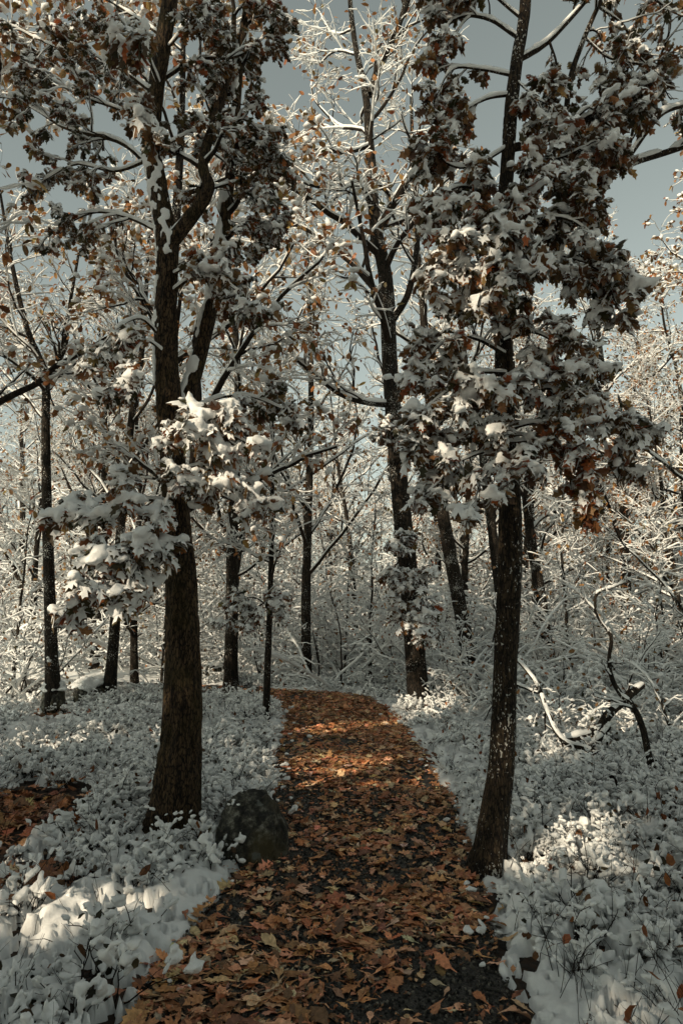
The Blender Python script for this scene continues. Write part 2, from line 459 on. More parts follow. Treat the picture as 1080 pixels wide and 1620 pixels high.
BROWN = [(.12, .068, .034), (.23, .11, .042), (.34, .20, .085), (.07, .06, .028), (.32, .10, .034)]
def empty(name, loc, label, cat, group=None, rz=0, s=1., lean=(0, 0)):
    o = bpy.data.objects.new(name, None); COL.objects.link(o); o.empty_display_size = .3
    o.location = [float(v) for v in loc]; o.rotation_euler = (lean[0], lean[1], rz); o.scale = (s, s, s)
    o['label'] = label; o['category'] = cat
    if group: o['group'] = group
    return o

# ------------------------------------------------------------------ the ground, the path
EL = [(150, 1760), (210, 1620), (300, 1480), (372, 1392), (428, 1330), (440, 1260), (447, 1180), (458, 1135), (446, 1108), (392, 1100), (330, 1098)]
ER = [(330, 1083), (380, 1086), (440, 1091), (520, 1095), (575, 1102), (612, 1122), (650, 1170), (708, 1262), (748, 1375), (772, 1480), (816, 1620), (880, 1760)]
pl = [ground(*p)[:2] for p in EL]; pr_ = [ground(*p)[:2] for p in ER]
POLY = np.array([(pl[0][0] - .15, -4)] + pl + [(-9, pl[-1][1] + .9), (-9, pr_[0][1] + 1.6)] + pr_ + [(pr_[-1][0] + .1, -4)])
def path_sd(x, y):
    """signed distance to the path edge: negative on the path"""
    p = np.stack([x, y], 1); d = np.full(len(x), 1e9); ins = np.zeros(len(x), bool)
    for a, b in zip(POLY, np.roll(POLY, -1, 0)):
        e = b - a; w = p - a
        t = np.clip((w @ e) / (e @ e), 0, 1)
        d = np.minimum(d, np.linalg.norm(w - t[:, None] * e, axis=1))
        c = ((a[1] > y) != (b[1] > y)) & (x < (b[0] - a[0]) * (y - a[1]) / (b[1] - a[1] + 1e-12) + a[0])
        ins ^= c
    return np.where(ins, -d, d)
def gh(x, y):
    """ground height: level on the path, gently rolling beside it, rising a little far off"""
    x = np.atleast_1d(np.asarray(x, float)); y = np.atleast_1d(np.asarray(y, float))
    s = np.clip(path_sd(x, y) / 1.2, 0, 1)
    far = np.clip(np.hypot(x, y) - 16, 0, 120)
    return s * (.10 * fbm2(x, y, .35, 3, 21) + .05 * fbm2(x, y, 1.1, 2, 25)) + .022 * far + .9 * fbm2(x, y, .04, 2, 31) * np.clip((far - 4) / 40, 0, 1)
def gz(x, y): return float(gh(x, y)[0])
def base(px, py):
    g = ground(px, py); g[2] = gz(g[0], g[1]); return g

def polar(rs, an):
    Rr, A = np.meshgrid(rs, an, indexing='ij')
    x, y = (Rr * np.sin(A)).ravel(), (Rr * np.cos(A)).ravel()
    n, m = Rr.shape
    i = np.arange(n - 1)[:, None] * m; j = np.arange(m - 1)[None]
    return x, y, np.stack([i + j, i + j + 1, i + m + j + 1, i + m + j], -1).reshape(-1, 4)[:, ::-1]
D2R = math.pi / 180
x, y, q = polar(np.concatenate([[.02], np.geomspace(.5, 400, 70)]), np.linspace(-math.pi, math.pi, 97))
sd = path_sd(x, y)
o = Geo().add(np.stack([x, y, gh(x, y) - .03], 1), q).build('ground', M_SOIL, kind='structure')

# path sheet: a strip over the ground, following its polygon
bm = bmesh.new()
vs = [bm.verts.new((p[0], p[1], .0)) for p in POLY]
f = bm.faces.new(vs); bmesh.ops.triangulate(bm, faces=[f])
bm.normal_update()
for f in bm.faces:
    if f.normal.z < 0: f.normal_flip()
me = bpy.data.meshes.new('path'); bm.to_mesh(me); bm.free(); me.materials.append(M_PATH)
path = bpy.data.objects.new('path', me); COL.objects.link(path); path['kind'] = 'structure'

an = np.concatenate([np.linspace(-180, -48, 24)[:-1], np.linspace(-47, 47, 370), np.linspace(48, 180, 24)[1:]]) * D2R
rs = np.concatenate([np.geomspace(.4, 1.9, 30)[:-1], np.geomspace(1.9, 13, 280)[:-1], np.geomspace(13, 400, 40)])
x, y, q = polar(rs, an)
sd = path_sd(x, y)
rr = np.hypot(x, y)
fine = np.clip((13.5 - rr) / 3, 0, 1)
edge = sd - .05 + .17 * fbm2(x, y, 4, 4, 3) + .07 * fbm2(x, y, 15, 3, 4)
d1, v1 = cells(x + .05 * fbm2(x, y, 8, 2, 8), y + .05 * fbm2(x, y, 8, 2, 9), .26, 1)
d2, v2 = cells(x + .03 * fbm2(x, y, 14, 2, 18), y + .03 * fbm2(x, y, 14, 2, 19), .10, 2)
d3, v3 = cells(x, y, .045, 3)
pil = lambda d, w: np.sqrt(np.clip(1 - (d / w) ** 2, 0, 1))
lump = np.clip(.72 + 1.1 * fbm2(x, y, .8, 3, 40), .42, 1)          # smooth drifts here, lumpy plants there
hgt = .052 + lump * (.085 * pil(d1, .75) * v1 + .058 * pil(d2, .70) * (.2 + v2) + .022 * pil(d3, .66) * (.3 + v3)) - .055 * lump
hgt += .03 * fbm2(x, y, 2.2, 3, 44) + .016 * fbm2(x, y, 11, 3, 46)
gap = fbm2(x, y, 6.0, 3, 50) + .6 * fbm2(x, y, 17, 2, 52)
hgt -= np.clip((gap - .10 - .10 * (1 - lump)) * 1.2, 0, .2) * fine
pit = fbm2(x + .6 * y, y * .7, 19, 3, 56)
hgt -= np.clip((pit - .14) * .9, 0, .13) * fine + .010 * (1 - fbm2(x, y, 30, 2, 58)) * fine
# bare patches of leaf litter on the left
def bare(px, py, rx, ry):
    g = ground(px, py)
    return np.clip(1.25 - np.hypot((x - g[0]) / rx, (y - g[1]) / ry) + .7 * fbm2(x, y, 3.5, 3, 60), 0, 1)
for b_ in ((10, 1285, .6, .8), (35, 1388, .34, .2), (85, 1128, .5, .25), (-60, 1330, .5, .5)):
    hgt -= np.clip(bare(*b_) * .5, 0, .2)
edge_s = np.clip(edge / .13, 0, 1)
h = np.where(edge > 0, np.sqrt(edge_s) * hgt - (1 - edge_s) * .004, -.03 + np.clip(edge, -.2, 0) * .4)
h = np.where(fine <= 0, np.where(edge > -.1, .05, -.05), h)
Zs = gh(x, y) + h
o = Geo().add(np.stack([x, y, Zs], 1), q).build('snow_ground', M_SNOW, kind='structure')
print('snow verts', len(x)); m_ = (rr < 8) & (sd > .2); print('bare share', (h[m_] < -.03).mean(), np.percentile(h[m_], [5, 25, 50, 75, 95]), np.percentile(gap[m_], [5, 50, 95]))

# ------------------------------------------------------------------ foliage on hero branches
def cluster(tips, dirs, lg, sg, r, size, nleaf, snow, pal, wts, droop=.55, pil=1., cg=None):
    """oak leaves fanned round each twig tip, with a pillow of snow weighing on them"""
    M = len(tips)
    if M == 0: return
    n = nleaf
    pos = np.repeat(tips, n, 0) - np.repeat(dirs, n, 0) * (r.random((M * n, 1)) * size * .9)
    fan = r.normal(size=(M * n, 3)); fan[:, 2] *= .35
    d = norm(norm(np.repeat(dirs, n, 0)) * .7 + norm(fan) * 1.0); d[:, 2] -= droop * (.4 + 1.1 * r.random(M * n)); d = norm(d)
    sz = size * (.7 + .5 * r.random(M * n))
    pos[:, 2] += .01 * r.normal(size=M * n)
    has = r.random(M) < snow
    leaves(lg, pos, d, sz, r, palette(pal, wts, M * n, r), LEAF_HERO, upv=np.array([[0, 0, 1.]]) + r.normal(size=(M * n, 3)) * .4, curl=.3,
           cap=None if cg is None else (cg, np.repeat(has, n) & (r.random(M * n) < .95), .24))
    # pillow on each tip
    t = tips[has]; m = len(t)
    dd = dirs[has].copy(); dd[:, 2] = dd[:, 2] * .4 - .15
    k = .75 + .7 * r.random(m)
    for q_ in range(2):
        k = (.34 + .74 * r.random(m) ** 1.8) * pil
        blobs(sg, t + np.array([0, 0, size * .11]) + r.normal(size=(m, 3)) * np.array([.32, .32, .10]) * size, dd + r.normal(size=(m, 3)) * .5, size * .42 * k, size * .31 * k, size * .25 * k, r, ICO2, .22)
    # fingers of snow lying along the leaves
    w = (np.repeat(has, n)) & (r.random(M * n) < .4)
    pos, d, sz = pos[w], d[w], sz[w]; m = len(pos)
    d2 = d.copy(); d2[:, 2] *= .8; d2 = norm(d2)
    k = .55 + .6 * r.random(m)
    blobs(sg, pos + d2 * (sz * .40)[:, None] + np.array([0, 0, 1]) * (size * .11), d2, sz * .42 * k, sz * .17 * k, sz * .125 * k, r, ICO1, .25)

def path_pts(tree_y, ctrl, n):
    """limb control points (photo x, photo y, depth offset) -> world polyline"""
    return resample(np.array([at(a, b, tree_y + c) for a, b, c in ctrl]), n)

def trunk_mesh(P, R, S, r, ridge=.10, freq=22., zf=.12, flare=.55, fh=.22, seed=0):
    """one trunk: bark ridges, knots and root flare as real relief"""
    K = len(R)
    z0 = P[0, 2]
    T, U, W = frames(P[None]); U, W = U[0], W[0]
    a = np.arange(S) * 2 * math.pi / S
    fl = np.exp(-np.clip(P[:, 2] - z0, 0, 9) / fh)[:, None]
    lob = 1 + flare * fl * (.75 + .45 * np.cos(3 * a + 1.1 + seed)[None] + .25 * np.cos(5 * a + seed * 2)[None])
    rad = R[:, None] * lob
    pos = P[:, None] + rad[..., None] * (U[:, None] * np.cos(a)[None, :, None] + W[:, None] * np.sin(a)[None, :, None])
    q = pos.reshape(-1, 3) * np.array([freq, freq, freq * zf])
    n1 = 1 - 2 * np.abs(fbm(q + 5 * fbm(q * .3, 2, 60 + seed)[:, None], 3, 70 + seed))
    n2 = fbm(pos.reshape(-1, 3) * np.array([5, 5, 2.5]), 2, 80 + seed)
    k = (ridge * (n1 - .5) + ridge * .8 * n2).reshape(K, S)
    pos += (rad * k)[..., None] * (U[:, None] * np.cos(a)[None, :, None] + W[:, None] * np.sin(a)[None, :, None])
    i = np.arange(K - 1)[:, None]; j = np.arange(S)[None]
    Q = np.stack([i * S + j, i * S + (j + 1) % S, (i + 1) * S + (j + 1) % S, (i + 1) * S + j], -1).reshape(-1, 4)
    return pos.reshape(-1, 3), Q

def plaster(sg, P, R, r, n, az, lo=0., hi=1., w=.04, h=.10):
    """snow blown onto one side of a trunk"""
    K = len(R)
    t = (lo + (hi - lo) * r.random(n)) * (K - 1.01); i = t.astype(int); f = (t - i)[:, None]
    p = P[i] * (1 - f) + P[i + 1] * f; rad = R[i]
    a = az + r.normal(size=n) * .55
    o_ = np.stack([np.sin(a), np.cos(a), np.zeros(n)], 1)
    T = norm(P[i + 1] - P[i])
    k = .5 + r.random(n)
    V, Fc = ICO2
    side = norm(np.cross(T, o_))
    W_ = (p + o_ * (rad * .96)[:, None])[:, None] + V[None, :, 0:1] * T[:, None] * (h * k)[:, None, None] + V[None, :, 1:2] * side[:, None] * (w * k)[:, None, None] + V[None, :, 2:3] * o_[:, None] * (.02 * (.6 + .6 * k))[:, None, None]
    sg.add(W_.reshape(-1, 3), (Fc[None] + (np.arange(n) * len(V))[:, None, None]).reshape(-1, 3))

def hero(label, group, base_px, trunk, limbs, barkm, seed, leaf, pal, wts, voxel, S=72, rows=260, ridge=.1, flare=.55, snow_plaster=(), zf=.12):
    r = np.random.default_rng(seed)
    b = base(*base_px); ty = b[1]
    root = empty('oak_tree', b, label, 'tree', group)
    ctrl = np.array([np.append(at(a, c, ty), w * .5 * np.linalg.norm(at(a, c, ty) - np.array([0, 0, EYE])) / np.linalg.norm(ray(a, c)) / F) for a, c, w in trunk])
    ctrl[0, 2] = b[2] - .08
    tp = resample(ctrl, rows); TP, TR = tp[:, :3], np.abs(tp[:, 3]) * .88
    V, Q = trunk_mesh(TP, TR, S, r, ridge, seed=seed % 7, flare=flare, zf=zf)
    Geo().add(V, Q).build('trunk', barkm, root, origin=b)
    lg, sg, tube_s, tw = Geo(), Geo(), Geo(), Geo()
    for (az, lo, hi, n, w_, h_) in snow_plaster: plaster(sg, TP, TR, r, n, az, lo, hi, w_, h_)
    for L in limbs:
        pts, r0, r1, n2, n3, len2, cov = L[:7]
        opt = L[7] if len(L) > 7 else {}
        nK = 40 if r0 > .018 else 18
        P = path_pts(ty, pts, nK)
        ln = np.linalg.norm(P[-1] - P[0])
        P += .035 * ln * np.stack([fbm(P * 2.5 / max(ln, .5), 3, 90 + k) for k in range(3)], 1) * np.linspace(0, 1, nK)[:, None]
        R = np.linspace(r0, r1, nK)
        if r0 > .018:
            V, Q = trunk_mesh(P, R, 20, r, .09, flare=0)
        else:
            V, Q = tubes(P[None], R[None], 8)
        Geo().add(V, Q).build('limb', barkm, root, origin=b)
        th = opt.get('th', .024)
        V, Q = snow_tubes(P[None], R[None], th, 10, r, 1.0); tube_s.add(V, Q)
        if opt.get('plaster'): plaster(sg, P, R, r, opt['plaster'], math.radians(-100), .05, .95, r0 * .75, .07)
        if n2:
            sz = opt.get('leaf', leaf)
            P2, R2 = spawn(P[None], R[None], n2, opt.get('t0', .3), 1., len2 * .6, len2 * 1.2, .95, 8, .17, opt.get('g2', -.035), .55, .0045, r, up=.1)
            P2 = np.concatenate([P2, grow(P[-1:], P[-1:] - P[-2:-1], np.array([len2 * .6]), 8, .15, -.04, r)]); R2 = np.concatenate([R2, np.full((1, 8), max(r1 * .9, .004))])
            V, Q = tubes(P2, R2, 5); tw.add(V, Q)
            V, Q = snow_tubes(P2, R2, th * .75, 7, r, .95); tube_s.add(V, Q)
            tips = [P2[:, -1]]; dr = [P2[:, -1] - P2[:, -2]]
            if n3:
                P3, R3 = spawn(P2, R2, n3, .3, 1., len2 * .22, len2 * .55, .8, 5, .2, -.05, .6, .0028, r, up=.1)
                V, Q = tubes(P3, R3, 3); tw.add(V, Q)
                V, Q = snow_tubes(P3, R3, th * .5, 4, r, .9); tube_s.add(V, Q)
                tips.append(P3[:, -1]); dr.append(P3[:, -1] - P3[:, -2])
            tips = np.concatenate(tips); dr = norm(np.concatenate(dr))
            m = r.random(len(tips)) < opt.get('dens', 1.)
            cluster(tips[m], dr[m], lg, sg, r, sz, opt.get('nl', 5), cov, pal, opt.get('wts', wts), opt.get('droop', .55), opt.get('pil', 1.), tube_s)
    if tw.n: tw.build('twigs', M_TWIG, root, origin=b, kind='stuff')
    if lg.n: lg.build('foliage', M_LEAF, root, origin=b, kind='stuff')
    if sg.n:
        V, Q = fuse(sg, voxel)
        tube_s.add(V, Q)
        print('hero snow quads', len(Q))
    if tube_s.n: tube_s.build('snow', M_SNOW, root, origin=b, kind='stuff')
    return root, TP, TR

T1_trunk = [(276, 1322, 80), (283, 1230, 74), (290, 1100, 62), (288, 950, 55), (280, 830, 47), (273, 720, 44), (265, 600, 41), (263, 500, 38), (264, 390, 35), (251, 300, 32), (241, 225, 28), (250, 120, 29), (264, 30, 28), (282, -80, 22), (300, -260, 13)]
T1_limbs = [
 # (points, r0, r1, secondaries, twigs, length, snow share, options)
 ([(262, 392, 0), (300, 346, -.03), (330, 300, -.05), (322, 262, -.02), (342, 190, .1), (365, 110, .2), (372, 20, .3)], .062, .02, 10, 4, .42, .75, dict(leaf=.085, nl=5, t0=.35)),
 ([(280, 705, .03), (298, 625, .12), (325, 520, .16), (346, 440, .2), (362, 340, .2), (376, 230, .25), (382, 110, .3), (392, -20, .35)], .066, .03, 9, 4, .42, .8, dict(leaf=.085, nl=5, t0=.5, plaster=60)),
 ([(278, 800, -.05), (235, 790, -.2), (185, 800, -.35), (125, 812, -.4)], .016, .006, 9, 4, .34, .97, dict(pil=1.35, nl=5)),
 ([(280, 815, -.05), (230, 840, -.3), (185, 880, -.5), (140, 935, -.6)], .016, .006, 10, 4, .34, .97, dict(pil=1.35, nl=5)),
 ([(281, 830, -.05), (255, 850, -.3), (225, 880, -.5), (205, 915, -.6)], .013, .006, 9, 4, .30, .98, dict(pil=1.35, nl=5)),
 ([(276, 770, -.1), (300, 740, -.25), (345, 742, -.35), (395, 775, -.4)], .014, .006, 9, 4, .30, .98, dict(pil=1.35, nl=5)),
 ([(272, 730, -.1), (290, 690, -.25), (330, 672, -.4), (372, 690, -.45)], .014, .006, 9, 4, .28, .98, dict(pil=1.35, nl=5)),
 ([(274, 745, -.1), (262, 700, -.3), (285, 690, -.5)], .010, .005, 5, 3, .22, .98, dict(pil=1.35, nl=5)),
 ([(276, 790, -.1), (272, 770, -.35), (262, 800, -.5)], .010, .005, 5, 3, .24, .98, dict(pil=1.35, nl=5)),
 ([(268, 690, 0), (320, 640, .1), (390, 625, .15), (455, 650, .2)], .014, .006, 5, 3, .26, .9, dict(t0=.55)),
 ([(262, 545, 0), (225, 505, -.15), (185, 520, -.3), (150, 560, -.35)], .013, .005, 6, 3, .24, .9, dict(t0=.5, wts=[1, 1, 2, 2, .5])),
 ([(262, 560, -.05), (230, 540, -.2), (200, 580, -.4), (188, 610, -.45)], .010, .005, 4, 3, .2, .9, dict(t0=.5)),
 ([(262, 470, 0), (305, 440, -.1), (350, 445, -.2), (395, 478, -.25)], .014, .005, 8, 4, .26, .95, dict(t0=.35)),
 ([(262, 440, 0), (300, 420, -.1), (345, 400, -.15)], .010, .005, 5, 3, .24, .9, {}),
 # the limb reaching towards the camera with big hanging leaves
 ([(250, 130, -.1), (225, 70, -.6), (205, 40, -1.1), (218, 60, -1.5)], .014, .006, 8, 4, .26, .95, dict(t0=.5, g2=-.16, droop=1.2, leaf=.115)),
 ([(245, 250, -.1), (228, 170, -.7), (228, 160, -1.2), (236, 200, -1.4)], .011, .005, 6, 3, .22, .95, dict(t0=.5, g2=-.16, droop=1.2, leaf=.11)),
 # upper crown
 ([(243, 270, 0), (190, 225, .1), (110, 205, .2), (30, 160, .3)], .022, .007, 12, 4, .46, .92, dict(leaf=.078, nl=6)),
 ([(258, 370, 0), (205, 345, .1), (150, 335, .2), (95, 360, .3)], .016, .006, 8, 3, .4, .9, dict(leaf=.078, nl=5, dens=.9)),
 ([(248, 150, 0), (190, 110, .2), (120, 90, .3), (50, 60, .4)], .020, .007, 12, 4, .46, .92, dict(leaf=.078, nl=6)),
 ([(262, 60, 0), (200, 20, .3), (130, -20, .5)], .018, .007, 9, 4, .45, .9, dict(leaf=.078, nl=6)),
 ([(250, 130, 0), (310, 95, .1), (370, 90, .2), (415, 60, .3)], .020, .007, 12, 4, .44, .92, dict(leaf=.078, nl=6)),
 ([(268, 30, 0), (320, 10, .1), (375, -10, .2), (420, 10, .2)], .016, .007, 8, 4, .44, .92, dict(leaf=.078, nl=6)),
 ([(330, 300, -.05), (370, 290, .05), (410, 300, .1), (435, 335, .1)], .012, .005, 8, 4, .3, .92, dict(leaf=.078, nl=6)),
 ([(350, 200, .1), (390, 190, .15), (425, 225, .15)], .012, .005, 8, 4, .3, .92, dict(leaf=.078, nl=6)),
 ([(358, 350, .2), (390, 370, .2), (425, 350, .2)], .010, .005, 7, 4, .26, .92, dict(leaf=.078, nl=6)),
 ([(243, 240, 0), (290, 215, .05), (325, 200, .1)], .012, .005, 7, 4, .32, .92, dict(leaf=.078, nl=6)),
 ([(246, 200, 0), (180, 170, .1), (120, 150, .1), (60, 110, .2)], .014, .006, 9, 4, .42, .92, dict(leaf=.078, nl=6)),
 ([(243, 250, 0), (185, 270, .1), (120, 260, .2), (70, 285, .3)], .014, .006, 8, 4, .4, .92, dict(leaf=.078, nl=6)),
 ([(262, 80, 0), (300, 40, -.1), (330, 30, -.2)], .012, .006, 7, 4, .36, .92, dict(leaf=.078, nl=6)),
 ([(370, 240, .25), (400, 260, .3), (430, 270, .35)], .011, .005, 7, 4, .3, .92, dict(leaf=.078, nl=6)),
 ([(340, 195, .1), (325, 150, .1), (345, 120, .15)], .010, .005, 6, 4, .3, .92, dict(leaf=.078, nl=6)),
]
t1, TP1, TR1 = hero('thick brown oak trunk forking overhead beside the mossy boulder, snow heaped on its low leaves', None, (283, 1316), T1_trunk, T1_limbs, M_BARK1, 11, .11,
     BROWN, [2, 1.3, .8, 2.4, .6], .0168, ridge=.15, S=84, rows=340, snow_plaster=[(math.radians(-80), .42, .75, 90, .03, .06), (math.radians(-40), .40, .72, 60, .02, .04), (math.radians(165), .56, .70, 34, .014, .035), (math.radians(205), .56, .68, 26, .012, .03)])

T2_trunk = [(768, 1392, 56), (779, 1310, 50), (793, 1200, 45), (799, 1050, 41), (806, 900, 42), (806, 800, 39), (800, 680, 34), (796, 560, 31), (797, 460, 29), (795, 350, 27), (803, 250, 24), (808, 170, 23), (818, 90, 21), (828, 30, 20), (836, -80, 17), (848, -260, 10)]
o2 = dict(th=.026)
RED = [2.6, 1.5, .8, 1.6, .55]
T2_limbs = [
 ([(797, 455, .02), (850, 385, .2), (915, 318, .35), (980, 268, .4), (1085, 232, .45), (1200, 190, .5)], .034, .018, 5, 3, .4, .8, dict(t0=.75, th=.035)),
 ([(980, 268, .4), (1018, 214, .45), (1052, 178, .5), (1110, 158, .55)], .024, .014, 2, 3, .35, .8, dict(t0=.8, th=.035)),
 ([(804, 235, 0), (850, 226, -.05), (895, 203, -.1), (940, 186, -.12), (985, 186, -.1)], .030, .016, 7, 3, .3, .85, dict(t0=.4, th=.03)),
 ([(850, 226, -.05), (888, 200, .05), (898, 130, .1), (922, 60, .12), (950, 0, .15), (985, -80, .2)], .022, .014, 3, 3, .3, .7, dict(t0=.6)),
 ([(814, 98, 0), (868, 64, .1), (925, 2, .2), (990, -70, .3)], .024, .014, 4, 3, .4, .7, dict(t0=.5)),
 ([(806, 150, 0), (762, 158, -.05), (718, 190, -.1), (688, 250, -.1)], .012, .006, 7, 3, .26, .85, dict(g2=-.1, leaf=.095)),
 ([(806, 230, 0), (750, 262, -.1), (712, 262, -.15), (680, 230, -.1)], .012, .006, 7, 3, .26, .85, dict(g2=-.08, leaf=.095)),
 # dense snow-laden foliage, left of the trunk
 ([(797, 400, -.05), (770, 372, -.25), (745, 365, -.45), (722, 385, -.5)], .013, .006, 9, 4, .26, .97, dict(t0=.15, th=.016)),
 ([(797, 440, -.05), (760, 420, -.25), (728, 430, -.4), (700, 450, -.45)], .013, .006, 9, 4, .26, .97, dict(t0=.15, th=.016)),
 ([(796, 340, -.05), (752, 300, -.2), (715, 300, -.3), (690, 330, -.3)], .013, .006, 9, 4, .27, .95, dict(t0=.15, th=.016)),
 ([(797, 560, -.05), (750, 535, -.2), (705, 540, -.3), (668, 575, -.35)], .013, .006, 9, 4, .26, .97, dict(t0=.15, th=.016)),
 ([(798, 590, -.05), (755, 590, -.3), (720, 610, -.4), (680, 640, -.45)], .013, .006, 9, 4, .26, .97, dict(t0=.15, th=.016)),
 ([(800, 660, -.05), (750, 640, -.25), (705, 660, -.35), (668, 690, -.4)], .012, .006, 9, 4, .26, .97, dict(t0=.15, th=.016)),
 ([(801, 720, -.05), (765, 715, -.25), (720, 735, -.35), (690, 765, -.4)], .012, .006, 9, 4, .25, .97, dict(t0=.15, th=.016)),
 ([(802, 740, -.05), (785, 730, -.3), (765, 750, -.45), (750, 790, -.5)], .010, .005, 6, 4, .22, .97, dict(t0=.15, th=.016)),
 ([(797, 480, -.05), (780, 455, -.3), (765, 470, -.45)], .010, .005, 6, 4, .24, .97, dict(t0=.15, th=.016)),
 # right of the trunk
 ([(797, 330, -.05), (830, 285, -.2), (865, 270, -.35), (905, 290, -.4)], .013, .006, 10, 4, .26, .97, dict(t0=.15, th=.016)),
 ([(797, 390, -.05), (840, 350, -.25), (890, 345, -.35), (935, 370, -.35)], .014, .006, 10, 4, .27, .97, dict(t0=.15, th=.016)),
 ([(798, 430, -.05), (850, 400, -.2), (910, 410, -.3), (970, 440, -.3)], .014, .006, 10, 4, .28, .97, dict(t0=.15, th=.016)),
 ([(910, 400, -.25), (950, 430, -.2), (975, 480, -.15)], .010, .005, 7, 4, .26, .95, dict(t0=.15, th=.016)),
 ([(797, 380, -.1), (815, 370, -.35), (838, 410, -.5)], .010, .005, 6, 4, .24, .97, dict(t0=.15, th=.016)),
 ([(798, 540, -.05), (840, 525, -.2), (885, 545, -.3), (935, 565, -.3)], .013, .006, 9, 4, .24, .97, dict(t0=.15, th=.016)),
 ([(798, 600, -.05), (845, 575, -.25), (880, 600, -.35), (915, 620, -.35)], .012, .006, 8, 4, .23, .97, dict(t0=.15, th=.016)),
 ([(799, 640, -.05), (860, 615, -.15), (930, 630, -.2), (1000, 670, -.2)], .014, .006, 10, 4, .25, .97, dict(t0=.15, th=.016)),
 ([(940, 632, -.2), (970, 660, -.25), (990, 715, -.25)], .010, .005, 7, 4, .24, .95, dict(t0=.15, th=.016)),
 ([(800, 680, -.05), (850, 670, -.25), (890, 690, -.35), (915, 720, -.35)], .012, .006, 7, 4, .22, .6, dict(wts=[1.5, 3, .7, .3, 3])),
 ([(801, 700, -.05), (860, 700, -.1), (915, 740, -.2), (932, 800, -.25)], .010, .005, 7, 4, .18, .55, dict(t0=.5, wts=[1.5, 3, 1.5, .3, 3])),
 ([(800, 690, -.05), (830, 690, -.3), (840, 720, -.4)], .009, .005, 5, 3, .2, .95, dict(t0=.15, th=.016)),
 ([(797, 430, -.1), (800, 400, -.4), (795, 425, -.55)], .009, .005, 7, 4, .24, .97, dict(t0=.2, th=.016)),
 ([(797, 380, -.1), (790, 340, -.35), (800, 350, -.5)], .009, .005, 7, 4, .24, .97, dict(t0=.2, th=.016)),
 ([(800, 640, -.1), (805, 600, -.35), (790, 620, -.5)], .008, .005, 5, 3, .2, .97, dict(t0=.2, th=.016)),
 # top, hanging dark leaves
 ([(820, 60, 0), (770, 30, .05), (720, 30, .1), (690, 70, .1)], .016, .006, 9, 4, .3, .8, dict(g2=-.1, leaf=.09)),
 ([(812, 120, 0), (760, 110, .05), (715, 110, .1), (690, 150, .1)], .012, .006, 7, 3, .28, .8, dict(g2=-.1, leaf=.09)),
 ([(826, 30, 0), (760, -20, .1), (700, -30, .1)], .014, .006, 8, 4, .3, .8, dict(g2=-.1, leaf=.09)),
 ([(940, 186, -.12), (965, 150, -.1), (990, 150, -.1)], .010, .005, 7, 3, .24, .9, {}),
 ([(895, 203, -.1), (935, 170, -.2), (960, 220, -.25)], .010, .005, 7, 3, .24, .9, {}),
 ([(945, 10, .15), (985, 40, .1), (1010, 90, .05), (1040, 120, 0)], .010, .005, 8, 4, .34, .7, dict(t0=.2, th=.012, leaf=.085, dens=.5)),
 ([(925, 60, .12), (960, 90, .1), (1000, 100, .1)], .010, .005, 8, 4, .34, .8, dict(t0=.15, th=.012, leaf=.085, dens=.7)),
 ([(985, 262, .4), (1000, 200, .3), (990, 130, .2), (1005, 70, .2)], .014, .006, 8, 4, .3, .7, dict(t0=.15, th=.012, leaf=.085, dens=.6)),
 ([(1052, 178, .5), (1040, 110, .4), (1060, 40, .3), (1050, -20, .3)], .012, .006, 8, 4, .36, .7, dict(t0=.15, th=.012, leaf=.085, dens=.5)),
 ([(868, 64, .1), (880, 110, 0), (860, 150, 0)], .010, .005, 7, 4, .26, .8, dict(t0=.15, th=.012, leaf=.085, dens=.6)),
 ([(925, 2, .2), (960, -30, .1), (1020, -10, .1), (1070, 20, .1)], .014, .006, 8, 4, .4, .7, dict(t0=.15, th=.012, leaf=.085, dens=.5)),
 ([(850, 226, -.05), (880, 250, -.2), (930, 230, -.3)], .010, .005, 8, 4, .26, .92, dict(t0=.15, th=.014)),
 ([(812, 120, 0), (840, 150, -.1), (870, 170, -.15)], .009, .005, 6, 4, .24, .9, dict(t0=.15, th=.014, dens=.8)),
 ([(880, 330, .25), (900, 280, .2), (950, 260, .15)], .010, .005, 7, 4, .26, .9, dict(t0=.15, th=.014)),
]
t2, TP2, TR2 = hero('slender dark oak with white flecked bark at the path edge, heavy with snowy rust leaves', None, (774, 1378), T2_trunk, T2_limbs, M_BARK2, 23, .098,
     BROWN, RED, .0168, S=56, ridge=.10, flare=.5, zf=.2)

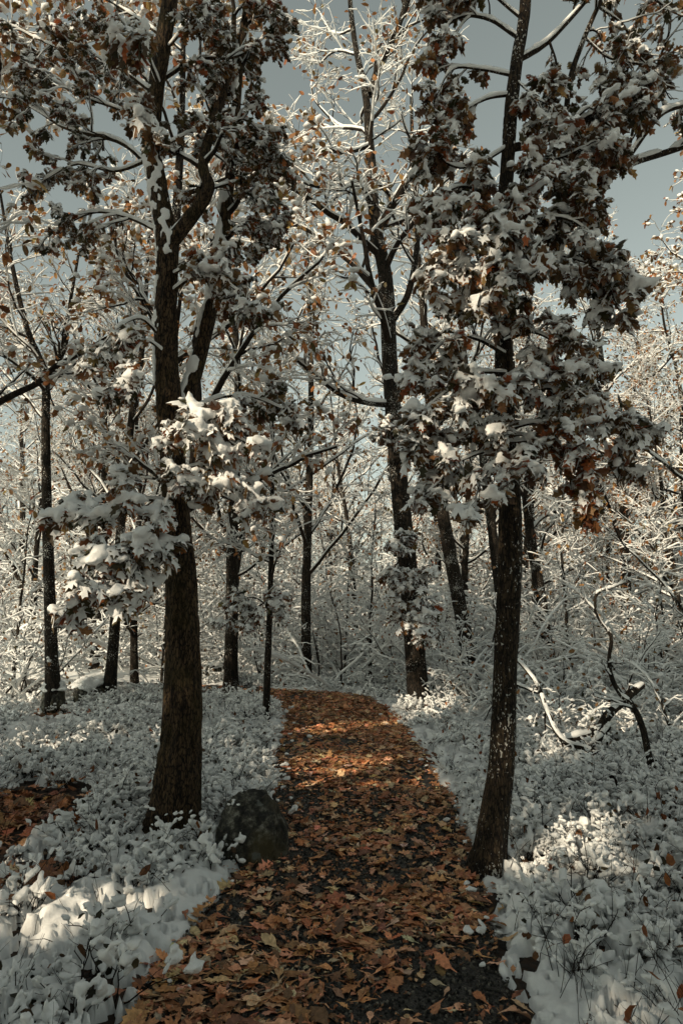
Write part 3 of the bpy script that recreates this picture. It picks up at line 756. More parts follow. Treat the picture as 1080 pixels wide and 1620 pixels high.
# ------------------------------------------------------------------ generic forest trees (shared between copies)
def make_tree(seed, H, r0, n1, n2, n3, n4, zlo, leafy, l1=(.28, .42), S=14, th=.019, fleck=M_BARK3, trunk_ctrl=None, origin=(0, 0, 0), l2=(.5, 1.2), small=1.):
    """returns meshes: trunk, branchwork, foliage, snow"""
    r = np.random.default_rng(seed)
    if trunk_ctrl is None:
        zz = np.linspace(0, 1, 9)
        wob = np.cumsum(r.normal(size=(9, 2)) * .022 * H * .5, 0) * zz[:, None]
        ctrl = np.column_stack([wob, zz * H, r0 * (1 - .86 * zz ** 1.1)])
        ctrl[0, 2] = -.12
    else:
        ctrl = trunk_ctrl
        H = ctrl[-1, 2] - ctrl[0, 2]
    tp = resample(ctrl, 110); P, R = tp[:, :3], np.abs(tp[:, 3])
    V, Q = trunk_mesh(P, R, S * 2, r, .10, freq=11, flare=.5, fh=.2, seed=seed % 5)
    trunk = Geo().add(V, Q).mesh('trunk', fleck, origin=origin)
    bg, lg, sg = Geo(), Geo(), Geo()
    P1, R1 = spawn(P[None], R[None], n1, zlo, 1., H * l1[0] * .8, H * l1[1], .95, 12, .13, .035, .5, .012, r, flat=.6, up=.12, lenpow=.75)
    P2, R2 = spawn(P1, R1, n2, .2, 1., l2[0], l2[1], .8, 8, .16, .01, .55, .006, r, up=.05)
    P3, R3 = spawn(P2, R2, n3, .15, 1., .25, .7, .8, 6, .18, -.01, .6, .0038, r, up=.05)
    lev = [(P1, R1, 7, th * 1.5, 7), (P2, R2, 5, th * 1.15, 5), (P3, R3, 3, th * .9, 4)]
    ends = P3
    if n4:
        P4, R4 = spawn(P3, R3, n4, .2, 1., .12, .34, .8, 3, .2, -.02, .7, .0028, r, up=.05)
        lev.append((P4, R4, 3, th * .72, 4)); ends = P4
    for PP, RR, s_, t_, s2 in lev:
        V, Q = tubes(PP, RR, s_); bg.add(V, Q)
        V, Q = snow_tubes(PP, RR, t_, s2, r, .95, .75 if s_ < 6 else 0); sg.add(V, Q)
    tips = ends[:, -1]; dr = norm(ends[:, -1] - ends[:, -2])
    nl = leafy
    m = r.random(len(tips)) < (nl if nl < 1 else 1.)
    k = int(max(1, nl))
    tt, dd = np.repeat(tips[m], k, 0), np.repeat(dr[m], k, 0)
    n = len(tt)
    d = dd * .6 + r.normal(size=(n, 3)) * .6; d[:, 2] -= .5
    leaves(lg, tt + r.normal(size=(n, 3)) * .02, d, (.075 + .05 * r.random(n)) * small, r, palette([(.36, .17, .06), (.42, .25, .11), (.24, .10, .04), (.13, .09, .035)], [3, 2, 2, 1.2], n, r), LEAF_LOW)
    if nl >= 1:
        w = r.random(len(tips)) < .8; q = tips[w]; c = len(q); kk = (.6 + .8 * r.random(c)) * small
        blobs(sg, q + np.array([0, 0, .02]), dr[w] * np.array([1, 1, .3]) + r.normal(size=(c, 3)) * .3, .062 * kk, .042 * kk, .032 * kk, r, ICO1, .18)
    ms = [trunk, bg.mesh('branchwork', M_TWIG, origin=origin), lg.mesh('foliage', M_LEAF, origin=origin), sg.mesh('snow', M_SNOW, origin=origin)]
    print('tree', seed, [len(m.polygons) for m in ms])
    return ms
def plant(meshes, loc, label, group, rz=0., s=1., lean=(0, 0), name='oak_tree', cat='tree'):
    root = empty(name, loc, label, cat, group, rz, s, lean)
    for m, nm in zip(meshes, ('trunk', 'branchwork', 'foliage', 'snow')):
        if m is None: continue
        o = bpy.data.objects.new(nm, m); COL.objects.link(o); o.parent = root
        if nm in ('foliage', 'snow', 'branchwork'): o['kind'] = 'stuff'
    return root

FIL = [make_tree(101, 11.5, .13, 19, 8, 4, 3, .16, .6, th=.021), make_tree(102, 10., .11, 18, 8, 4, 3, .10, .99, th=.021), make_tree(103, 12.5, .14, 19, 8, 4, 3, .22, .5, th=.021)]
SHADE = make_tree(113, 11.5, .17, 14, 5, 3, 0, .2, .3, S=6, th=.01)
LEAFY = [make_tree(111, 10.5, .16, 17, 7, 5, 2, .24, 3, th=.014), make_tree(112, 9.5, .14, 16, 7, 5, 2, .2, 3, th=.014)]
SAP = [make_tree(121, 4.2, .04, 12, 5, 4, 0, .15, .6, l1=(.22, .36), S=6, l2=(.2, .5), th=.02), make_tree(122, 3.4, .03, 11, 5, 4, 0, .1, .6, l1=(.25, .4), S=6, l2=(.2, .5), th=.02)]

def lean_to(meshH, dxdz, dydz=0):
    return (-math.atan(dydz), math.atan(dxdz))

# --- centre tree with a pale forked crown
def ctrl_px(base_px, pts):
    b = base(*base_px); ty = b[1]
    c = np.array([np.append(at(a, q_, ty), w * .5 * np.linalg.norm(at(a, q_, ty) - np.array([0, 0, EYE])) / np.linalg.norm(ray(a, q_)) / F) for a, q_, w in pts])
    c[0, 2] = b[2] - .1
    c[:, 3] *= .9
    return b, c
b3, c3 = ctrl_px((662, 1118), [(664, 1122, 36), (657, 1040, 35), (648, 930, 33), (640, 850, 32), (630, 750, 30), (618, 600, 27), (610, 450, 25), (593, 350, 21), (584, 220, 15), (578, 150, 12), (560, 60, 9), (548, -60, 7), (530, -250, 4)])
ms = make_tree(131, 11, .2, 16, 7, 5, 2, .42, .55, trunk_ctrl=c3, origin=b3, l1=(.2, .34), S=20)
t3 = plant(ms, b3, 'tall oak with sunlit snowy bare limbs where the path bends, snow clump on its foot', None)
def extra_limb(root, b, ty, pts, r0, r1, th=.03, rk=0, n2=0, len2=.6, leafc=.5, barkm=M_BARK3):
    """a limb seen in the photograph, added to a tree, with its side branches"""
    r = np.random.default_rng(rk + 900)
    P = path_pts(ty, pts, 30); R = np.linspace(r0, r1, 30)
    V, Q = trunk_mesh(P, R, 12, r, .08, flare=0)
    Geo().add(V, Q).build('limb', barkm, root, origin=b)
    sg, tw, lg = Geo(), Geo(), Geo()
    V, Q = snow_tubes(P[None], R[None], th, 8, r, 1.); sg.add(V, Q)
    if n2:
        P2, R2 = spawn(P[None], R[None], n2, .2, 1., len2 * .6, len2 * 1.3, .85, 8, .16, .02, .55, .006, r, up=.15)
        P3, R3 = spawn(P2, R2, 5, .2, 1., len2 * .25, len2 * .6, .8, 6, .18, 0, .6, .004, r)
        P4, R4 = spawn(P3, R3, 3, .2, 1., len2 * .12, len2 * .3, .8, 3, .2, 0, .6, .003, r)
        for a, c, s_, t_ in ((P2, R2, 5, th * .7), (P3, R3, 4, th * .5), (P4, R4, 3, th * .4)):
            V, Q = tubes(a, c, s_); tw.add(V, Q); V, Q = snow_tubes(a, c, t_, 5, r, .95); sg.add(V, Q)
        tp = P4[:, -1]; m = r.random(len(tp)) < leafc; tp = tp[m]; n = len(tp)
        d = r.normal(size=(n, 3)); d[:, 2] -= 1
        leaves(lg, tp, d, .08 + .05 * r.random(n), r, palette([(.36, .17, .06), (.42, .25, .11), (.24, .10, .04)], [3, 2, 2], n, r), LEAF_LOW)
        tw.build('twigs', M_TWIG, root, origin=b, kind='stuff'); lg.build('foliage', M_LEAF, root, origin=b, kind='stuff')
    sg.build('snow', M_SNOW, root, origin=b, kind='stuff')
ty3 = b3[1]
extra_limb(t3, b3, ty3, [(585, 150, 0), (600, 105, 0), (625, 55, -.1), (642, 0, -.2), (655, -80, -.3)], .075, .03, .03, 1, 8, 1.1)
extra_limb(t3, b3, ty3, [(598, 365, 0), (625, 318, -.2), (652, 272, -.4), (690, 215, -.6)], .09, .04, .05, 2, 8, 1.1)
extra_limb(t3, b3, ty3, [(612, 640, 0), (575, 636, -.3), (535, 622, -.6), (492, 588, -.8), (470, 570, -1)], .055, .02, .05, 3, 8, 1.)
extra_limb(t3, b3, ty3, [(622, 505, 0), (645, 465, -.3), (658, 400, -.4), (660, 330, -.4), (652, 270, -.3)], .06, .03, .03, 4, 5, .8)
extra_limb(t3, b3, ty3, [(590, 330, 0), (565, 290, -.3), (530, 300, -.8), (480, 290, -1.2)], .05, .02, .05, 5, 9, 1.)
extra_limb(t3, b3, ty3, [(585, 230, 0), (550, 240, -.3), (500, 235, -.6), (455, 215, -.9)], .04, .015, .05, 6, 9, 1.)

def clump(root, b, ty, pts, r, n2, len2, leaf, cov=.97, wts=RED, voxel=.016, r0=.015, barkm=M_BARK3):
    """a few leafy, snow-laden shoots (same build as the near oaks' foliage)"""
    lg, sg, tw, cg = Geo(), Geo(), Geo(), Geo()
    for pp in pts:
        P = path_pts(ty, pp, 16); R = np.linspace(r0, r0 * .5, 16)
        V, Q = tubes(P[None], R[None], 7); tw.add(V, Q)
        P2, R2 = spawn(P[None], R[None], n2, .3, 1., len2 * .6, len2 * 1.2, .95, 8, .17, -.03, .55, .005, r, up=.1)
        P3, R3 = spawn(P2, R2, 3, .3, 1., len2 * .25, len2 * .55, .8, 5, .2, -.05, .6, .003, r)
        for a, c, s_ in ((P2, R2, 5), (P3, R3, 4)):
            V, Q = tubes(a, c, s_); tw.add(V, Q)
        tips = np.concatenate([P2[:, -1], P3[:, -1]]); dr = norm(np.concatenate([P2[:, -1] - P2[:, -2], P3[:, -1] - P3[:, -2]]))
        cluster(tips, dr, lg, sg, r, leaf, 5, cov, BROWN, wts, cg=cg)
    tw.build('twigs', M_TWIG, root, origin=b, kind='stuff'); lg.build('foliage', M_LEAF, root, origin=b, kind='stuff')
    V, Q = fuse(sg, voxel); cg.add(V, Q).build('snow', M_SNOW, root, origin=b, kind='stuff')
r = np.random.default_rng(5)
clump(t3, b3, ty3, [[(645, 900, 0), (630, 890, -.4), (618, 910, -.5)], [(648, 930, 0), (655, 905, -.4), (665, 925, -.5)], [(650, 960, 0), (670, 955, -.4), (690, 985, -.5)], [(650, 960, 0), (640, 960, -.4), (632, 985, -.5)], [(652, 985, 0), (660, 980, -.5), (665, 1010, -.6)], [(642, 880, 0), (640, 870, -.3), (640, 860, -.4)]], r, 6, .34, .15, voxel=.022)
clump(t3, b3, ty3, [[(622, 690, 0), (625, 670, -.4), (605, 690, -.7)], [(624, 700, 0), (632, 680, -.4), (640, 690, -.6)]], r, 5, .34, .15, voxel=.022)

# --- left tree beside the rocks, forking
b9, c9 = ctrl_px((85, 1122), [(86, 1126, 30), (82, 1040, 22), (79, 940, 19), (75, 820, 17), (73, 700, 15), (72, 600, 13), (60, 560, 11), (42, 515, 9), (20, 420, 7), (0, 300, 4)])
ms = make_tree(141, 8, .1, 14, 7, 4, 2, .45, .7, trunk_ctrl=c9, origin=b9, l1=(.22, .36), S=16)
t9 = plant(ms, b9, 'dark narrow tree forking into two above, rooted between two rocks', None)
extra_limb(t9, b9, b9[1], [(72, 610, 0), (90, 575, 0), (104, 545, 0), (108, 500, .1), (125, 400, .2)], .06, .02, .03, 7, 8, .8)

# --- the other trunks that stand out, each leaning as in the photograph
def std(meshes, Ht, r0, px, py, wpx, lean, label, rz, dD=0, group=None, name='oak_tree'):
    g = base(px, py)
    s = max(.7, min(1.35, (wpx * g[1] / F * .5) / r0))
    return plant(meshes, g, label, group, rz, s, lean)
L2 = lambda dx, dy=0.: (dy, dx)
b4, c4 = ctrl_px((742, 1086), [(743, 1090, 26), (737, 1020, 25), (720, 920, 24), (703, 830, 22), (693, 770, 20), (684, 690, 17), (676, 600, 15), (668, 480, 12), (655, 330, 9), (650, 150, 5)])
t4 = plant(make_tree(151, 9, .1, 13, 7, 4, 2, .5, .5, trunk_ctrl=c4, origin=b4, S=16), b4, 'dark trunk leaning towards the path, second beyond the bend on the right', None)
b5, c5 = ctrl_px((868, 1062), [(870, 1066, 24), (862, 1010, 22), (852, 930, 19), (842, 870, 17), (834, 810, 15), (822, 700, 12), (805, 520, 8), (795, 350, 4)])
t5 = plant([make_tree(152, 9, .1, 11, 7, 4, 2, .5, .5, trunk_ctrl=c5, origin=b5, S=14)][0], b5, 'leaning reddish dark trunk behind the flecked oak, rising from snowy brush', None)
std(FIL[1], 10, .13, 848, 1046, 14, L2(-.05), 'thin dark trunk close behind the leaning reddish trunk', 2.1)
b6, c6 = ctrl_px((421, 1140), [(421, 1143, 13), (423, 1060, 12), (427, 960, 10), (429, 860, 9), (431, 760, 7), (432, 660, 5), (430, 580, 3)])
t6 = plant(make_tree(153, 5, .05, 10, 5, 4, 2, .35, .4, trunk_ctrl=c6, origin=b6, S=8, l1=(.2, .3), l2=(.2, .6)), b6, 'straight black sapling streaked with snow at the left edge of the path', None)
clump(t6, b6, b6[1], [[(425, 960, 0), (400, 945, -.2), (365, 955, -.3)], [(426, 970, 0), (440, 950, -.2), (455, 975, -.3)], [(426, 950, 0), (395, 965, -.3), (350, 985, -.4)], [(426, 975, 0), (415, 955, -.3), (385, 990, -.5)]], r, 5, .26, .11, voxel=.018, r0=.011)
b7, c7 = ctrl_px((485, 1084), [(485, 1087, 20), (484, 1020, 17), (484, 930, 16), (487, 830, 14), (490, 720, 12), (492, 600, 9), (488, 450, 6), (484, 300, 3)])
t7 = plant(make_tree(154, 8, .09, 13, 7, 4, 2, .28, .6, trunk_ctrl=c7, origin=b7, S=14), b7, 'dark snow blotched trunk directly behind the end of the leafy path', None)
std(FIL[0], 11.5, .15, 365, 1084, 24, L2(-.01), 'dark flared trunk where the path turns off left, a rock beside it', .6)
b10, c10 = ctrl_px((172, 1110), [(170, 1114, 24), (178, 1040, 19), (184, 960, 17), (190, 850, 15), (200, 750, 14), (210, 650, 12), (224, 560, 10), (232, 450, 7), (240, 300, 4)])
t10 = plant(make_tree(155, 8, .1, 13, 7, 4, 2, .4, .5, trunk_ctrl=c10, origin=b10, S=14), b10, 'dark tree slanting behind the thick oak, second trunk by the rocks', None)
std(FIL[1], 10, .13, 213, 1088, 14, L2(.05), 'slim dark trunk standing alone on the snow behind the thick oak', 4.0)
std(FIL[2], 12.5, .17, 148, 1062, 10, L2(-.02), 'thin trunk, left of a close pair behind the rocks', 1.0)
std(FIL[1], 10, .13, 160, 1060, 10, L2(.01), 'thin trunk, right of a close pair behind the rocks', 3.0)
std(FIL[0], 11.5, .15, 50, 1046, 12, L2(.06), 'slanting grey trunk left of the dark forked tree', 5.0)

# --- leafy trees whose trunks stand outside the frame: their limbs reach in from both sides
plant(LEAFY[0], (-5.2, 7.2, gz(-5.2, 7.2)), 'leafy oak reaching in from the left edge with snow sprinkled brown leaves', None, 1.0, 1.)
plant(LEAFY[1], (-1.95, 8.2, gz(-1.95, 8.2)), 'leafy oak behind the thick brown oak, tan leaves under snow', None, 2.2, .95)
plant(LEAFY[1], (6.6, 8.6, gz(6.6, 8.6)), 'leafy oak reaching in from the right edge in full sun', None, 4.2, .9)
plant(LEAFY[0], (8.0, 12.5, gz(8, 12.5)), 'leafy oak behind the right edge above the bent snowy bush', None, 3.2, 1.)

# --- forest further back
GF = 'snowy forest trees behind the bend of the path'
LBL = ['slim bare oak lined with snow in the sunlit forest background', 'snow lined oak with sparse orange leaves in the forest background', 'tall thin snowy oak deep in the forest background']
r = np.random.default_rng(42)
placed = [np.array(ground(p, q_)[:2]) for p, q_ in ((365, 1084), (485, 1084), (742, 1086), (868, 1062), (848, 1046), (213, 1088), (148, 1062), (160, 1060), (50, 1046))]
cnt = 0
for k in range(4000):
    yy = 14 + 46 * r.random() ** 1.6
    xx = (r.random() * 2 - 1) * (yy * .62 + 2)
    if -1.6 < xx / yy * 10 < 1.6 and yy < 20: continue
    p = np.array([xx, yy])
    if min(np.linalg.norm(p - c) for c in placed) < 1.5 + yy * .018: continue
    if path_sd(np.array([xx]), np.array([yy]))[0] < .6: continue
    placed.append(p); i = int(r.integers(3))
    plant(FIL[i], (xx, yy, gz(xx, yy)), LBL[i], GF + ' ' + ['with bare crowns', 'with orange leaves', 'far and tall'][i], r.random() * 6.28, .62 + .4 * r.random(), (r.normal() * .05, r.normal() * .06))
    cnt += 1
    if cnt >= 130: break
print('forest', cnt)

# --- trees behind the camera, up-sun: they keep the near scene in broken shade
sx, sy = SUN_TO.x / math.cos(SUN_EL), SUN_TO.y / math.cos(SUN_EL)
px_, py_ = -sy, sx
SV = np.array(SUN_TO)
# openings in that canopy: where the sun comes through on to the path, the snow and the trunks
HOLES = [(ground(a, b), c) for a, b, c in ((462, 1206, .2), (510, 1205, .2), (560, 1207, .2), (610, 1210, .2), (645, 1216, .16), (500, 1152, .22), (560, 1150, .18), (480, 1246, .1), (570, 1240, .1), (120, 1180, .3), (150, 1172, .2), (60, 1340, .16), (190, 1445, .16), (235, 1438, .12), (1010, 1600, .1), (1035, 1390, .08), (880, 1212, .16), (660, 1242, .12), (840, 1150, .2), (970, 1150, .16), (350, 1160, .15), (30, 1430, .1), (300, 1180, .12), (940, 1190, .15), (700, 1130, .3), (400, 1190, .12))]
HOLES += [(at(a, b, d), c) for a, b, d, c in ((785, 1180, 4.05, .2), (783, 1230, 4.05, .2), (782, 1270, 4.05, .18), (255, 570, 4.4, .17), (255, 620, 4.4, .17), (255, 670, 4.4, .17), (250, 290, 4.4, .08), (650, 1040, 10.4, .3), (655, 1090, 10.4, .3), (792, 490, 4.05, .1), (792, 535, 4.05, .1), (450, 655, 4.6, .18), (490, 680, 4.6, .14), (150, 560, 4.1, .16), (190, 600, 4., .12), (620, 690, 10, .5), (735, 390, 3.7, .12), (760, 400, 3.7, .12), (930, 800, 3.9, .14), (900, 810, 3.9, .1), (340, 620, 4.3, .12), (375, 450, 4.2, .16), (130, 880, 3.9, .12), (200, 900, 3.9, .1), (640, 690, 3.7, .12), (710, 580, 3.7, .1), (230, 130, 3.2, .1), (960, 960, 6.8, .25))]
HP = np.array([h[0] for h in HOLES]); HR = np.array([h[1] for h in HOLES])
SH = [(7.2, w) for w in np.arange(-9, 9.1, 2.25)] + [(10.2, w) for w in np.arange(-8, 9.1, 2.4)]
SPIN = {4: 1.7, 3: .8}
for d0, w0 in SH:
    d, w = d0, w0 + (.6 if SH.index((d0, w0)) == 2 else 0)
    d += r.normal() * .5; w += r.normal() * .4
    xx, yy = sx * d + px_ * w, sy * d + py_ * w
    root = plant([SHADE[0], SHADE[1], None, None], (xx, yy, gz(xx, yy)), 'leafy oak standing behind the viewer', 'oaks behind the viewer', r.random() * 6.28 + SPIN.get(SH.index((d0, w0)), 0), 1.0)
    n = 6000
    u = r.normal(size=(n, 3)); u = norm(u) * (r.random((n, 1)) ** .45)
    P = u * np.array([2.5, 2.5, 5.4]) + np.array([0, 0, 7.7])
    P = P[fbm(P * .9 + d * 3 + w, 2, 7) > -.28]
    wp = P + np.array([xx, yy, 0])
    q_ = wp[:, None] - HP[None]
    dist = np.linalg.norm(q_ - (q_ @ SV)[..., None] * SV, axis=2)
    P = P[(dist > HR * 1.25 + .14).all(1)]; n = len(P)
    g = Geo(); dd = r.normal(size=(n, 3)); dd[:, 2] -= .5
    leaves(g, P, dd, .28 + .12 * r.random(n), r, palette(BROWN, [2, 2, 1, 2, .5], n, r), LEAF_CARD)
    o = g.build('foliage', M_LEAF, root, kind='stuff')
    o.rotation_euler = (0, 0, -root.rotation_euler[2])
for xx, yy, i in ((6.4, -2, 1), (7.2, 1.4, 0), (7.4, 4.6, 1), (9.6, 7.4, 1), (-9.6, 9.5, 0)):
    plant(LEAFY[i], (xx, yy, gz(xx, yy)), 'leafy snow dusted oak beside the viewer', 'oaks beside the viewer', r.random() * 6.28, 1.0 + .12 * r.random())

# ------------------------------------------------------------------ shrubs and saplings
def make_shrub(seed, h, ns, n2, n3, th=.02, spread=.6, leafp=.25, n4=0):
    r = np.random.default_rng(seed)
    st = np.column_stack([r.normal(size=(ns, 2)) * .08 * h, np.full(ns, -.05)])
    d = np.column_stack([r.normal(size=(ns, 2)) * spread, np.ones(ns)])
    P = grow(st, d, h * (.7 + .6 * r.random(ns)), 9, .15, -.05, r)
    R = (.008 + .008 * r.random((ns, 1))) * np.linspace(1, .4, 9)[None] * h ** .5
    P2, R2 = spawn(P, R, n2, .25, 1., h * .22, h * .5, .85, 7, .2, -.01, .6, .004, r)
    P3, R3 = spawn(P2, R2, n3, .2, 1., h * .08, h * .22, .85, 5, .22, -.02, .65, .0028, r)
    bg, sg, lg = Geo(), Geo(), Geo()
    L = [(P, R, 6, th * 1.2, 6), (P2, R2, 4, th, 5), (P3, R3, 3, th * .8, 4)]
    for a, c, s_, t_, s2 in L:
        V, Q = tubes(a, c, s_); bg.add(V, Q); V, Q = snow_tubes(a, c, t_, s2, r, .95, .8); sg.add(V, Q)
    tp = P3[:, -1]; dr = norm(P3[:, -1] - P3[:, -2])
    w = r.random(len(tp)) < .5; c = w.sum(); k = .6 + .8 * r.random(c)
    blobs(sg, tp[w], dr[w] * np.array([1, 1, .4]) + .2 * r.normal(size=(c, 3)), .035 * k, .024 * k, .02 * k, r, ICO1, .15)
    m = r.random(len(tp)) < leafp; n = m.sum()
    dd = r.normal(size=(n, 3)); dd[:, 2] -= .6
    leaves(lg, tp[m], dd, .04 + .05 * r.random(n), r, palette([(.30, .13, .05), (.36, .2, .09), (.15, .08, .03), (.06, .06, .025)], [2, 1, 2, 1], n, r), LEAF_LOW)
    return [None, bg.mesh('branchwork', M_TWIG), lg.mesh('foliage', M_LEAF), sg.mesh('snow', M_SNOW)]
SHR = [make_shrub(201, 1.5, 9, 6, 5), make_shrub(202, 1.1, 10, 6, 4, spread=.8), make_shrub(203, 2.1, 8, 7, 5, spread=.5), make_shrub(204, .75, 11, 5, 4, spread=.9)]
SN = ['bushy', 'low spreading', 'tall thin stemmed', 'knee high']
r = np.random.default_rng(77)
cnt = 0
spots = []
for k in range(3000):
    yy = 8.2 + 14 * r.random(); xx = (r.random() * 2 - 1) * (yy * .58 + .6)
    if xx < 0 and yy < 11.5: continue
    s_ = path_sd(np.array([xx]), np.array([yy]))[0]
    if s_ < .7: continue
    if xx > 0 and yy < 9.5 and xx < 2.3: continue
    p = np.array([xx, yy])
    if spots and min(np.linalg.norm(p - c) for c in spots) < .55 + .02 * yy: continue
    spots.append(p)
    i = int(r.integers(4)) if yy > 10.5 else int(r.choice([1, 3]))
    side = 'right of' if xx > 0 else 'left of'
    plant(SHR[i], (xx, yy, gz(xx, yy)), f'{SN[i]} shrub covered in snow in the thicket {side} the bend', f'{SN[i]} snowy shrubs {side} the bend', r.random() * 6.28, .75 + .5 * r.random(), name='shrub', cat='shrub')
    cnt += 1
    if cnt >= 150: break
print('shrubs', cnt)
for k, (px, py, i) in enumerate(((300, 1075, 0), (545, 1075, 1), (585, 1085, 0), (900, 1090, 0), (960, 1060, 1), (1060, 1100, 1), (255, 1090, 1), (110, 1060, 0), (20, 1090, 1))):
    g = base(px, py)
    plant(SAP[i], g, ['thin sapling', 'spindly sapling'][i] + ' feathered with snow among the brush', 'saplings in the brush, ' + ['thin', 'spindly'][i], r.random() * 6.28, .8 + .4 * r.random(), name='sapling', cat='sapling')

# ------------------------------------------------------------------ scattered ground cover (kind: stuff)
SRC = bpy.data.collections.new('scatter_sources')
def scatter(name, pts, rot, scl, idx, meshes, **props):
    col = bpy.data.collections.new(name + '_source')
    for k, m in enumerate(meshes):
        col.objects.link(bpy.data.objects.new(f'{name}_piece_{k:02d}', m))
    me = bpy.data.meshes.new(name)
    me.vertices.add(len(pts)); me.vertices.foreach_set('co', np.asarray(pts, np.float32).ravel())
    for nm, ty, ar, key in (('rot', 'FLOAT_VECTOR', rot, 'vector'), ('scl', 'FLOAT', scl, 'value'), ('idx', 'INT', idx, 'value')):
        a = me.attributes.new(nm, ty, 'POINT'); a.data.foreach_set(key, np.asarray(ar, np.int32 if ty == 'INT' else np.float32).ravel())
    o = bpy.data.objects.new(name, me); COL.objects.link(o)
    ng = bpy.data.node_groups.new(name, 'GeometryNodeTree')
    ng.interface.new_socket('Geometry', in_out='INPUT', socket_type='NodeSocketGeometry')
    ng.interface.new_socket('Geometry', in_out='OUTPUT', socket_type='NodeSocketGeometry')
    n, l = ng.nodes, ng.links
    gi, go = n.new('NodeGroupInput'), n.new('NodeGroupOutput')
    ci = n.new('GeometryNodeCollectionInfo'); ci.inputs['Collection'].default_value = col; ci.inputs['Separate Children'].default_value = True; ci.inputs['Reset Children'].default_value = True
    ip = n.new('GeometryNodeInstanceOnPoints'); ip.inputs['Pick Instance'].default_value = True
    def attr(nm, dt):
        a = n.new('GeometryNodeInputNamedAttribute'); a.data_type = dt; a.inputs['Name'].default_value = nm; return a.outputs['Attribute']
    l.new(gi.outputs[0], ip.inputs['Points']); l.new(ci.outputs[0], ip.inputs['Instance'])
    l.new(attr('idx', 'INT'), ip.inputs['Instance Index']); l.new(attr('rot', 'FLOAT_VECTOR'), ip.inputs['Rotation']); l.new(attr('scl', 'FLOAT'), ip.inputs['Scale'])
    l.new(ip.outputs[0], go.inputs[0])
    m = o.modifiers.new('scatter', 'NODES'); m.node_group = ng
    for k, v in props.items(): o[k] = v
    return o

def make_sprig(seed, h, ns, snow=1., leafn=1):
    """a low plant: thin arching stems, a few brown leaves, snow sitting on all of it"""
    r = np.random.default_rng(seed)
    st = np.column_stack([r.normal(size=(ns, 2)) * .02, np.full(ns, -.03)])
    P = grow(st, np.column_stack([r.normal(size=(ns, 2)) * .55, np.ones(ns)]), h * (.7 + .6 * r.random(ns)), 6, .18, -.10, r)
    R = .0034 * np.linspace(1, .5, 6)[None] * np.ones((ns, 1))
    P2, R2 = spawn(P, R, 4, .3, 1., h * .25, h * .6, .9, 5, .22, -.03, .7, .0014, r)
    g, sg = Geo(), Geo()
    V, Q = tubes(P, R, 3); g.add(V, Q, 0); V, Q = tubes(P2, R2, 3); g.add(V, Q, 0)
    tp = np.concatenate([P2[:, -1], P[:, -1]]); dr = norm(np.concatenate([P2[:, -1] - P2[:, -2], P[:, -1] - P[:, -2]]))
    n = len(tp) * leafn
    tq = tp
    if n:
        tq = tp[r.random(len(tp)) < .22]; n = len(tq); leafn = 1; dq = r.normal(size=(n, 3)); d = dq; d[:, 2] -= .5
    if False:
        d = np.repeat(dr, leafn, 0) * .5 + r.normal(size=(n, 3)) * .6; d[:, 2] -= .35
    if n:
        leaves(g, tq, d, .03 + .03 * r.random(n), r, palette([(.06, .035, .016), (.16, .07, .03), (.03, .03, .014)], [2, .7, 2.5], n, r), LEAF_LOW, mat=1)
    w = r.random(len(tp)) < .9 * snow; c = w.sum(); k = .4 + 1.3 * r.random(c) ** 2
    blobs(sg, tp[w] + np.array([0, 0, .006]), dr[w] * np.array([1, 1, .5]) + .3 * r.normal(size=(c, 3)), .024 * k, .018 * k, .014 * k, r, ICO1, .25)
    for PP in (P2[:, 1:], P[:, 2:]):
        for j in range(PP.shape[1] - 1):
            mid = (PP[:, j] + PP[:, j + 1]) * .5; c = len(mid); k = .4 + 1.1 * r.random(c) ** 1.6
            u = r.random(c) < .6
            blobs(sg, mid[u] + np.array([0, 0, .005]), (PP[:, j + 1] - PP[:, j])[u], .024 * k[u], .0095 * k[u], .0095 * k[u], r, ICO1, .15)
    if sg.n:
        V, Q = fuse(sg, .0062, 1, .005, 70); g.add(V, Q, 2)
    return g.mesh('sprig', [M_TWIG, M_LEAF, M_SNOW])
SPR = [make_sprig(301 + k, h, n) for k, (h, n) in enumerate(((.16, 5), (.22, 6), (.13, 6), (.28, 5), (.2, 8), (.1, 5)))]
print('sprig polys', [len(m.polygons) for m in SPR])
r = np.random.default_rng(88)
N = 10500
rad = 1.9 + 12.5 * r.random(N) ** .8; a = (r.random(N) * 2 - 1) * 48 * D2R
x, y = rad * np.sin(a), rad * np.cos(a)
sd = path_sd(x, y)
dens = np.clip(.5 + 1.25 * fbm2(x, y, .8, 3, 40), .05, 1)
keep = (sd > .12) & (r.random(N) < dens * np.clip((rad - 2.4) / 2, .22, 1))
for tp in (TP1, TP2): keep &= np.hypot(x - tp[0, 0], y - tp[0, 1]) > .3
for b_ in ((15, 1285, .62), (-30, 1320, .6), (35, 1388, .3)):
    g = ground(b_[0], b_[1]); keep &= np.hypot(x - g[0], y - g[1]) > b_[2]
x, y = x[keep], y[keep]; n = len(x)
scatter('ground_cover', np.stack([x, y, gh(x, y) + .02], 1), np.stack([r.normal(size=n) * .15, r.normal(size=n) * .15, r.random(n) * 6.28], 1), .65 + .6 * r.random(n), r.integers(0, 6, n), SPR, kind='stuff', label='low plants bowed under snow on both sides of the path')
print('sprigs', n)

